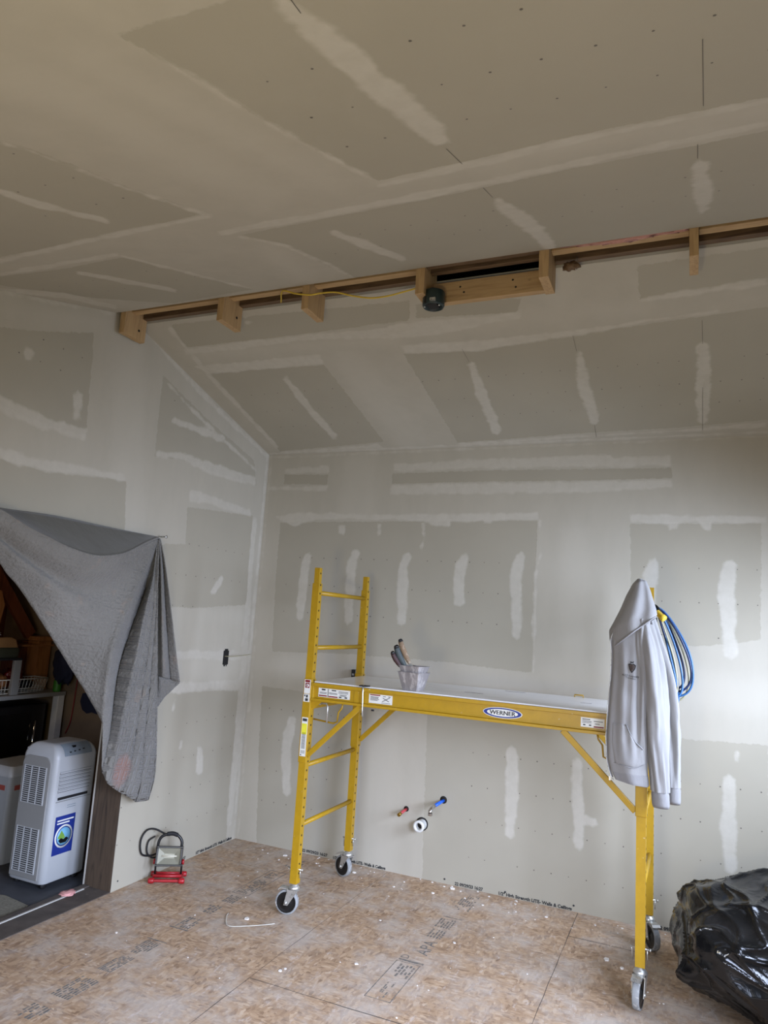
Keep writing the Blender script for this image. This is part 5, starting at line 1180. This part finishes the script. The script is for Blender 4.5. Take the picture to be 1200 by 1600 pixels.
# casters
def caster(px, py, ang, steel=True):
    d = Vector((math.cos(ang), math.sin(ang), 0)); ax_ = Vector((-math.sin(ang), math.cos(ang), 0)); r = .066
    st_ = Vector((px, py, 0)); c = st_+d*.036+Vector((0, 0, r))
    g = bpy.data.objects.new('caster', None); g.empty_display_size = .03; COL.objects.link(g); g.parent = sc; ORG[g] = Vector((0, 0, 0))
    m = MB(); m.lathe(c, ax_, [(.022, -.017), (.050, -.012), (.056, -.016), (.056, .016), (.050, .012), (.022, .017), (.018, .02), (0, .02)], 28, 0); m.lathe(c, ax_, [(0, -.02), (.018, -.02), (.022, -.017)], 28, 0)
    m.lathe(c, ax_, [(.055, -.0155), (.064, -.0155), (r, -.011), (r, .011), (.064, .0155), (.055, .0155)], 32, 1); m.build('wheel', [M_BLK, M_TREAD], g)
    m = MB(); m.lathe(st_+Vector((0, 0, .145)), (0, 0, 1), [(0, -.008), (.030, -.008), (.032, 0), (.026, .010), (.020, .014), (.018, .026), (0, .026)], 20)
    top = st_+Vector((0, 0, .138))
    for s_ in (-1, 1):
        a = top+ax_*s_*.026; b_ = c+ax_*s_*.024
        w0, w1 = d*.030, d*.012; t_ = ax_*s_*.003
        vs_ = [a-w0, a+w0, b_+w1-Vector((0, 0, .012)), b_-w1-Vector((0, 0, .012))]
        m.add(vs_+[p+t_ for p in vs_], [(0, 1, 2, 3), (7, 6, 5, 4), (0, 4, 5, 1), (1, 5, 6, 2), (2, 6, 7, 3), (3, 7, 4, 0)])
        m.lathe(b_+t_, ax_*s_, [(.008, 0), (.008, .006), (0, .006)], 10)
    m.add([top-d*.030-ax_*.029, top+d*.034-ax_*.029, top+d*.034+ax_*.029, top-d*.030+ax_*.029]+[p+Vector((0, 0, -.006)) for p in (top-d*.030-ax_*.029, top+d*.034-ax_*.029, top+d*.034+ax_*.029, top-d*.030+ax_*.029)], [(0, 1, 2, 3), (7, 6, 5, 4), (0, 4, 5, 1), (1, 5, 6, 2), (2, 6, 7, 3), (3, 7, 4, 0)])
    m.build('fork', M_ZINC, g)
    m = MB(); p0 = top+d*.030+Vector((0, 0, .0)); p1 = p0+d*.045+Vector((0, 0, .002))
    m.bar(p0, p1, .042, .005); m.bar(p1, p1+Vector((0, 0, .0))+d*.012+Vector((0, 0, -.010)), .046, .005); m.build('brake_pedal', M_ZINC, g)
caster(0, 0, math.radians(192)); caster(0, Ws, math.radians(160)); caster(Ls, 0, math.radians(262)); caster(Ls, Ws, math.radians(300))
for (x, y) in P4:
    m = MB(); z = ZB+.075; m.tube([(x-.045, y, z), (x+.040, y, z)], .004, 8); m.lathe((x+.040, y, z), (1, 0, 0), [(0, 0), (.007, .001), (.007, .006), (0, .007)], 10)
    m.tube([(x-.043, y, z+.004), (x-.036, y, z-.01), (x-.033, y, z-.055)], .0028, 6); m.tube([(x+.030, y, z), (x+.031, y, z-.045)], .0028, 6); m.build('locking_pin', M_ZINC, sc)

# ------------------------------------------------------------------ mud pans and taping knives on the deck
DZ = 1.2875
def pan(name_label, cx, cy, z0, hgt, wb, wt, db, dt, rot, matb):
    t = thing('mud_pan', name_label, 'mud pan', (cx, cy, z0), 'stacked mud pans')
    Mr = Matrix.Translation((cx, cy, 0)) @ Matrix.Rotation(rot, 4, 'Z')
    def rect(w_, d_, z): return [Mr @ Vector(p) for p in ((-w_/2, -d_/2, z), (w_/2, -d_/2, z), (w_/2, d_/2, z), (-w_/2, d_/2, z))]
    m = MB(); rows = [rect(wb, db, z0), rect(wb+.002, db+.002, z0+.004), rect(wt, dt, z0+hgt), rect(wt+.008, dt+.008, z0+hgt), rect(wt+.008, dt+.008, z0+hgt+.003), rect(wt-.004, dt-.004, z0+hgt+.003), rect(wb-.004, db-.004, z0+.006)]
    m.grid(rows, sm=False, closed=True); m.add(rows[0], [(3, 2, 1, 0)]); m.add(rows[-1], [(0, 1, 2, 3)]); m.build('pan_body', matb, t, bev=.001)
    return t
prot = math.radians(-12)
t1 = pan('plaster smeared mud pan on the scaffold deck, lower of the two nested', 1.670, -.890, DZ, .098, .092, .138, .075, .120, prot, M_GALV)
t2 = pan('upper mud pan nested in the lower one and holding the knives', 1.670, -.890, DZ+.050, .082, .090, .132, .070, .112, prot, M_GALV)
M_BLADE = simple('taping_knife_steel', (.78, .77, .73), .3, .7, dirt=((.86, .84, .80), 30, .5))
def knife(label, base, tip, r, hmat, blade_w, capmat=None):
    base = Vector(base); tip = Vector(tip); d = (tip-base).normalized(); t = thing('taping_knife', label, 'taping knife', base-d*.085, 'knives in the mud pan')
    L = (tip-base).length; m = MB(); prof = [(0, .45), (.08, .75), (.25, .95), (.55, 1.12), (.8, 1.0), (.93, .9), (1.0, .45)]
    sd = d.cross(Vector((0, 1, 0))).normalized()
    m.tube([base+d*L*a+sd*.006*math.sin(math.pi*a) for a, _ in prof], [r*b for _, b in prof], 14, flat=.62); m.build('handle', hmat, t)
    if capmat: m = MB(); m.tube([tip-d*.016, tip-d*.002, tip+d*.003], [r*.98, r*.8, r*.4], 14, flat=.66); m.build('end_cap', capmat, t)
    m = MB(); e = base-d*.080; w0, w1 = sd*r*.5, sd*blade_w; nn = d.cross(sd)*.0008
    q = [base+d*.005-w0, base+d*.005+w0, e+w1, e-w1]; m.add([p-nn for p in q]+[p+nn for p in q], [(0, 1, 2, 3), (7, 6, 5, 4), (0, 4, 5, 1), (1, 5, 6, 2), (2, 6, 7, 3), (3, 7, 4, 0)]); m.build('blade', M_BLADE, t)
knife('taping knife with worn wooden handle, tallest in the mud pan', (1.643, -.89, 1.432), (1.578, -.90, 1.563), .0150, M_WHAND, .028, M_BLKM)
knife('taping knife with grey green grip, middle one in the mud pan', (1.622, -.90, 1.410), (1.563, -.92, 1.528), .0165, M_GHAND, .030, M_BLK)
knife('taping knife with dark red grip, leftmost in the mud pan', (1.603, -.91, 1.408), (1.546, -.93, 1.492), .0135, M_RHAND, .028, M_BLK)

# ------------------------------------------------------------------ hoodie
hoodie = thing('hooded_sweatshirt', 'grey zip hoodie hung by its hood on the right front scaffold post', 'hoodie', (2.87, -1.03, .89))
def interp(tab, z, col):
    T_ = sorted([(r[1], r[0], r[2]) for r in tab]); zs = [r[0] for r in T_]
    return float(np.interp(z, zs, [r[col] for r in T_]))
def body_pt(z, th, off=0.0):
    xl, xr = interp(HB, z, 1), interp(HB, z, 2); cx, hw = (xl+xr)/2, (xr-xl)/2
    hd = float(np.interp(z, [.98, 1.1, 1.3, 1.5, 1.7, 1.75], [.048, .050, .046, .044, .026, .020])); cy = -1.040
    a = th; e = .75
    ca, sa = math.cos(a), math.sin(a)
    x = cx+math.copysign(abs(ca)**.8, ca)*hw; y = cy+math.copysign(abs(sa)**e, sa)*hd
    u = (x-xl)/(xr-xl)
    if sa < 0:
        k = min(1, max(0, (1.72-z)/.25)); lo = min(1, max(0, (z-1.06)/.12))
        fold = .014*math.sin(u*21+z*3.0)*(.25+.75*max(0, u-.35))*k*lo+.012*math.exp(-((u-.80-.05*math.sin(z*6))/.06)**2)*-1*lo
        fold += .007*math.sin(u*9-2+z*2)*k
        # diagonal pull wrinkles from the neck
        fold += .004*math.sin((z*1.0+u*.25)*34)*max(0, 1-abs(z-1.40)/.28)*(1-u)
        y += fold
        y -= off
    return Vector((x, y, z))
m = MB(); NTH = 72; zs = np.linspace(1.735, 1.030, 62); rows = []
for z in zs:
    ring = []
    for j in range(NTH):
        th = 2*math.pi*j/NTH; p = body_pt(z, th); u = (p.x-2.73)/.2; tilt = float(np.interp(z, [1.60, 1.735], [0, 1])); p.z += tilt*(-.04+.07*u); ring.append(p)
    rows.append(ring)
m.grid(rows, closed=True); m.build('body', M_HOOD, hoodie)
# hem band
m = MB(); rows = []
for k, z in enumerate(np.linspace(1.036, .984, 9)):
    ring = []
    for j in range(144):
        th = 2*math.pi*j/144; p = body_pt(max(z, .992), th); cx = (interp(HB, max(z, .992), 1)+interp(HB, max(z, .992), 2))/2; f = 1.02 if 0 < k < 8 else .985
        p.x = cx+(p.x-cx)*f; p.y = -1.04+(p.y+1.04)*f+.0012*(j % 2); p.z = z-.020*max(0, (p.x-2.76)/.17)+.012; ring.append(p)
    rows.append(ring)
m.grid(rows, closed=True); m.build('hem_band', M_RIB, hoodie)
# sleeves
def sleeve(tab, seed, name='sleeve'):
    P = resample([t[:3] for t in tab], 60); R = np.interp(np.linspace(0, 1, 60), np.linspace(0, 1, len(tab)), [t[3] for t in tab])
    rows = []; n = 48; kc = 54
    for i in range(kc+1):
        s = i/59; ring = []
        for j in range(n):
            a = 2*math.pi*j/n
            q_ = Vector((math.cos(a)*1.5+seed, math.sin(a)*1.5, s*1.4)); fo = 1.04+.13*math.sin(4*a+seed+1.5*s)*math.sin(math.pi*min(1, s*1.05))+.30*noise.noise(q_*1.6)+.12*noise.noise(q_*4)+.07*noise.noise(Vector((math.cos(a)*2, math.sin(a)*2+seed, s*11)))*(.3+s)
            rr_ = R[i]*fo
            ring.append(Vector((P[i][0]+rr_*math.cos(a), P[i][1]+rr_*.95*math.sin(a), P[i][2])))
        rows.append(ring)
    m = MB(); m.grid(rows, closed=True); m.add(rows[0], [tuple(range(n))]); o = m.build(name, M_HOOD, hoodie)
    rows = []; n = 72
    for i in range(kc, 60):
        f = 1.04 if kc < i < 59 else .95
        rows.append([Vector((P[i][0]+R[i]*f*(1+.02*(j % 2))*math.cos(2*math.pi*j/n), P[i][1]+R[i]*f*.9*(1+.02*(j % 2))*math.sin(2*math.pi*j/n), P[i][2])) for j in range(n)])
    rows.append([p*.0+Vector((P[59][0], P[59][1], P[59][2]+.01))+(p-Vector((P[59][0], P[59][1], P[59][2])))*.8 for p in rows[-1]])
    m = MB(); m.grid(rows, closed=True); m.build('cuff', M_RIB, o)
sleeve(SF, .6); sleeve(SR, 2.9)
# hood
rows = []; n = 64
for k in range(40):
    t = k/39*(len(HH)-1); i = min(int(t), len(HH)-2); f = t-i; a, b_ = HH[i], HH[i+1]
    xl, zl, xr, zr = [a[q]*(1-f)+b_[q]*f for q in range(4)]
    T_ = k/39; sh_ = T_**1.6; zl -= .0; zr += .150*sh_
    cy = -.985-.035*T_; hd = .012+.056*min(1, T_*2.2)**.8
    ring = []
    for j in range(n):
        a_ = 2*math.pi*j/n; ca, sa = math.cos(a_), math.sin(a_); ca = math.copysign(abs(ca)**.85, ca)
        u = (ca+1)/2; x = xl+(xr-xl)*u; z = zl+(zr-zl)*u; y = cy+hd*sa
        if sa < 0: y += (.009*math.sin(u*8+1.5)+.006*math.sin(u*17+T_*3)*u)*min(1, T_*2)
        ring.append(Vector((x, y, z)))
    rows.append(ring)
m = MB(); m.grid(rows, closed=True); m.add(rows[0], [tuple(range(n))]); hd_o = m.build('hood', M_HOOD, hoodie)
m = MB(); m.tube([p+Vector((0, -.002, -.002)) for p in rows[-1]], .0042, 8, closed=True); m.build('neck_seam', M_RIB, hd_o)
m = MB(); m.lathe((2.752, -1.035, 1.672), (-.3, -1, 0), [(.0065, 0), (.0065, .003), (.003, .003), (.003, .001), (0, .001)], 14); m.build('eyelet', M_BLKM, hd_o)
# zip edge down the left side
m = MB(); pts = [body_pt(z, math.pi)+Vector((-.004, -.004, 0)) for z in np.linspace(1.70, 1.0, 50)]; m.tube(pts, .0045, 8); m.build('zip_edge', M_RIB, hoodie)
m = MB(); pts = [body_pt(z, math.pi*1.02)+Vector((-.0085, -.006, 0)) for z in np.linspace(1.68, .99, 50)]; m.tube(pts, .0022, 6); m.box((pts[-3].x-.004, pts[-3].y-.004, .985), (pts[-3].x+.004, pts[-3].y+.004, 1.005)); m.build('zipper', M_ZINC, hoodie)
def th_at(x, z):
    lo, hi = math.pi, 2*math.pi
    for _ in range(24):
        md = (lo+hi)/2
        if body_pt(z, md).x < x: lo = md
        else: hi = md
    return lo
def front(x, z, off): p = body_pt(z, th_at(x, z), off); return Vector((x, p.y, z))
# pocket
pk = POCKET; m = MB(); NX, NZ = 22, 22; zmin, zmax = min(p[1] for p in pk), max(p[1] for p in pk)
def xr_at(z):
    xs_ = []
    for i in range(len(pk)):
        a, b_ = pk[i], pk[(i+1) % len(pk)]
        if (a[1]-z)*(b_[1]-z) <= 0 and a[1] != b_[1]: xs_.append(a[0]+(b_[0]-a[0])*(z-a[1])/(b_[1]-a[1]))
    return (min(xs_), max(xs_)) if xs_ else (0, 0)
rows = []
for i in range(NZ):
    z = zmin+.002+(zmax-zmin-.004)*i/(NZ-1); a, b_ = xr_at(z); rows.append([front(a+(b_-a)*j/(NX-1), z, .0055 if 0 < j < NX-1 and 0 < i < NZ-1 else .0) for j in range(NX)])
m.grid(rows); pko = m.build('pocket', M_HOOD, hoodie)
m = MB(); m.tube([front(x, z, .006) for x, z in [pk[1], pk[2], pk[3], pk[4]]], .0028, 6); m.build('pocket_piping', M_RIB, pko)
m = MB(); m.tube([front(x, z, .004) for x, z in resample([(*pk[5], 0), (*pk[6], 0), (*pk[7], 0)], 14)[:, :2]], .0016, 6); m.build('pocket_stitching', M_RIB, pko)
# embroidered crest and small lettering
def proj_poly(poly, off): return [front(x, z, off) for x, z in poly]
ex, ez = 2.846, 1.520
def patchpoly(name, poly, mat, par, off):
    c = (sum(p[0] for p in poly)/len(poly), sum(p[1] for p in poly)/len(poly)); m = MB(); v = proj_poly([c]+poly, off); n = len(poly)
    m.add(v, [(0, i+1, (i+1) % n+1) for i in range(n)]); return m.build(name, mat, par, recalc=False)
shield = [(ex-.017, ez+.014), (ex-.006, ez+.017), (ex, ez+.012), (ex+.008, ez+.017), (ex+.018, ez+.008), (ex+.014, ez-.010), (ex, ez-.028), (ex-.011, ez-.012)]
e0 = patchpoly('embroidered_crest', shield, M_BLKM, hoodie, .003)
patchpoly('crest_centre', [(ex+(x-ex)*.72, ez+(z-ez)*.72) for x, z in shield], simple('brown_thread', (.36, .30, .27), .8), e0, .0042)
patchpoly('crest_top', [(ex-.010, ez+.026), (ex+.002, ez+.024), (ex+.010, ez+.028), (ex+.006, ez+.020), (ex-.006, ez+.019)], M_BLKM, e0, .003)
m = MB()
for dx in (-.006, .002, .009): a = front(ex+dx, ez+.009, .0052); b_ = front(ex+dx*.5, ez-.012, .0052); m.bar(a, b_, .0018, .0006, up=(0, -1, 0))
m.build('crest_stitching', M_BLKM, e0)
for t_, zz, ww, s_ in (('ALOT Carpentry', 1.478, .075, .013), ('Toronto', 1.468, .045, .011)):
    o = text_mesh('embroidered_lettering', t_, Matrix.Identity(4), s_, M_BLKM, None, ext=0)
    vs = o.data.vertices; w0 = max(v.co.x for v in vs)
    for v in vs:
        x = ex-.006-ww/2+v.co.x/w0*ww; z = zz+v.co.y-.006*(v.co.x/w0); p = front(x, z, .0035+abs(v.co.z)); v.co = p-ORG[hoodie]
    o.parent = hoodie; ORG[o] = ORG[hoodie]

# ------------------------------------------------------------------ coiled cords on the rear right post
def coil_loop(m, top, bot, xr, xl, y, r, wob, n=64):
    pts = []
    for i in range(n):
        a = 2*math.pi*i/n; c = math.cos(a); s_ = math.sin(a)
        z = (top+bot)/2+(top-bot)/2*c; x0 = 2.925+(.10)*(1-c)/2
        w_ = (xr if s_ > 0 else xl)
        x = x0+s_*w_*(.55+.45*(1-c)/2)*1.0
        pts.append((x+.006*noise.noise(Vector((wob, a, 0))), y+.02*math.sin(a*2+wob)*.5+.006*math.sin(3*a+wob), z))
    m.tube(pts, r, 8, closed=True)
cordt = thing('extension_cord', 'coiled blue extension cord with yellow plug hung on the rear right post', 'extension cord', (2.98, -.33, 1.33))
cs = [(1.835, 1.350, .150, .05, -.335, M_CBLUE), (1.832, 1.375, .135, .05, -.345, M_CNAVY), (1.825, 1.350, .075, .06, -.350, M_CBLUE), (1.820, 1.390, .088, .06, -.320, M_CNAVY), (1.812, 1.335, .030, .06, -.365, M_CBLUE), (1.815, 1.36, .020, .05, -.355, M_CNAVY), (1.808, 1.30, .045, .07, -.325, M_CBLUE)]
for i, (tp, bt, xr, xl, y, mt) in enumerate(cs):
    m = MB(); coil_loop(m, tp, bt, xr, xl, y, .0062, i*1.7); m.build('cord_loop', mt, cordt)
m = MB(); coil_loop(m, 1.828, 1.325, .120, .05, -.31, .0052, 7.7); m.build('cord_loop', M_CGREY, cordt)
m = MB(); coil_loop(m, 1.818, 1.37, .038, .05, -.375, .0045, 9.1); m.build('cord_loop', M_CGREY, cordt)
m = MB(); m.lathe((2.925, -.39, 1.812), (.55, -.25, -.55), [(0, 0), (.012, .0), (.016, .006), (.017, .040), (.020, .044), (.020, .062), (.016, .066), (0, .066)], 18); m.build('plug', M_PLUG, cordt)
m = MB(); m.tube(resample([(2.90, -.29, 1.80), (2.905, -.32, 1.845), (2.93, -.37, 1.835), (2.955, -.38, 1.79)], 14), .008, 8); m.build('strap', M_BLKM, cordt)

# ------------------------------------------------------------------ rubbish bag
def bag():
    bm = bmesh.new(); bmesh.ops.create_icosphere(bm, subdivisions=7, radius=1)
    rr = random.Random(17); planes = []
    for _ in range(34):
        v = Vector((rr.gauss(0, 1), rr.gauss(0, 1), rr.gauss(0, .8))).normalized(); planes.append((v, rr.uniform(.86, 1.0)))
    ridg = [(Vector((rr.gauss(0, 1), rr.gauss(0, 1), rr.gauss(0, 1))).normalized(), rr.uniform(2, 5), rr.uniform(0, 6)) for _ in range(7)]
    C_ = Vector((3.435, -.760, .30)); R3 = (.445, .42, .315)
    for v in bm.verts:
        n = v.co.normalized(); r = 1.12
        for d, h_ in planes:
            q = n.dot(d)
            if q > .2: r = min(r, h_/q)
        w_ = n+Vector((noise.noise(n*1.7), noise.noise(n*1.7+Vector((5, 1, 2))), noise.noise(n*1.7+Vector((9, 4, 7)))))*.22
        rg = (1-abs(noise.noise(w_*1.6)))**9*.050+(1-abs(noise.noise(w_*2.7+Vector((3, 3, 3)))))**12*.040-.035+.012*noise.noise(n*5)
        r += rg
        p = Vector((n.x*R3[0]*r, n.y*R3[1]*r, n.z*R3[2]*r))
        # sagging base and pulled-up top
        if n.z < 0: k = min(1, -n.z*1.2); p.x *= 1+.05*k; p.y *= 1+.05*k
        v.co = C_+p; v.co.z = max(v.co.z, .004+.004*(1+noise.noise(n*9)))
        # gathered corner low on the left
        f = math.exp(-((n-Vector((-.80, -.50, -.35)).normalized()).length/.20)**2); v.co += Vector((-.055, -.04, -.01))*f
        f = math.exp(-((n-Vector((-.62, -.30, .72)).normalized()).length/.22)**2); v.co += Vector((-.035, 0, .028))*f
    me = bpy.data.meshes.new('rubbish_bag'); o_ = Vector((3.435, -.76, 0))
    for v in bm.verts: v.co -= o_
    bm.to_mesh(me); bm.free(); me.materials.append(M_BAG)
    for p in me.polygons: p.use_smooth = True
    o = bpy.data.objects.new('rubbish_bag', me); COL.objects.link(o); o.location = o_; ORG[o] = o_
    tag(o, 'large crinkled black plastic rubbish bag on the floor at the right', 'rubbish bag')
bag()
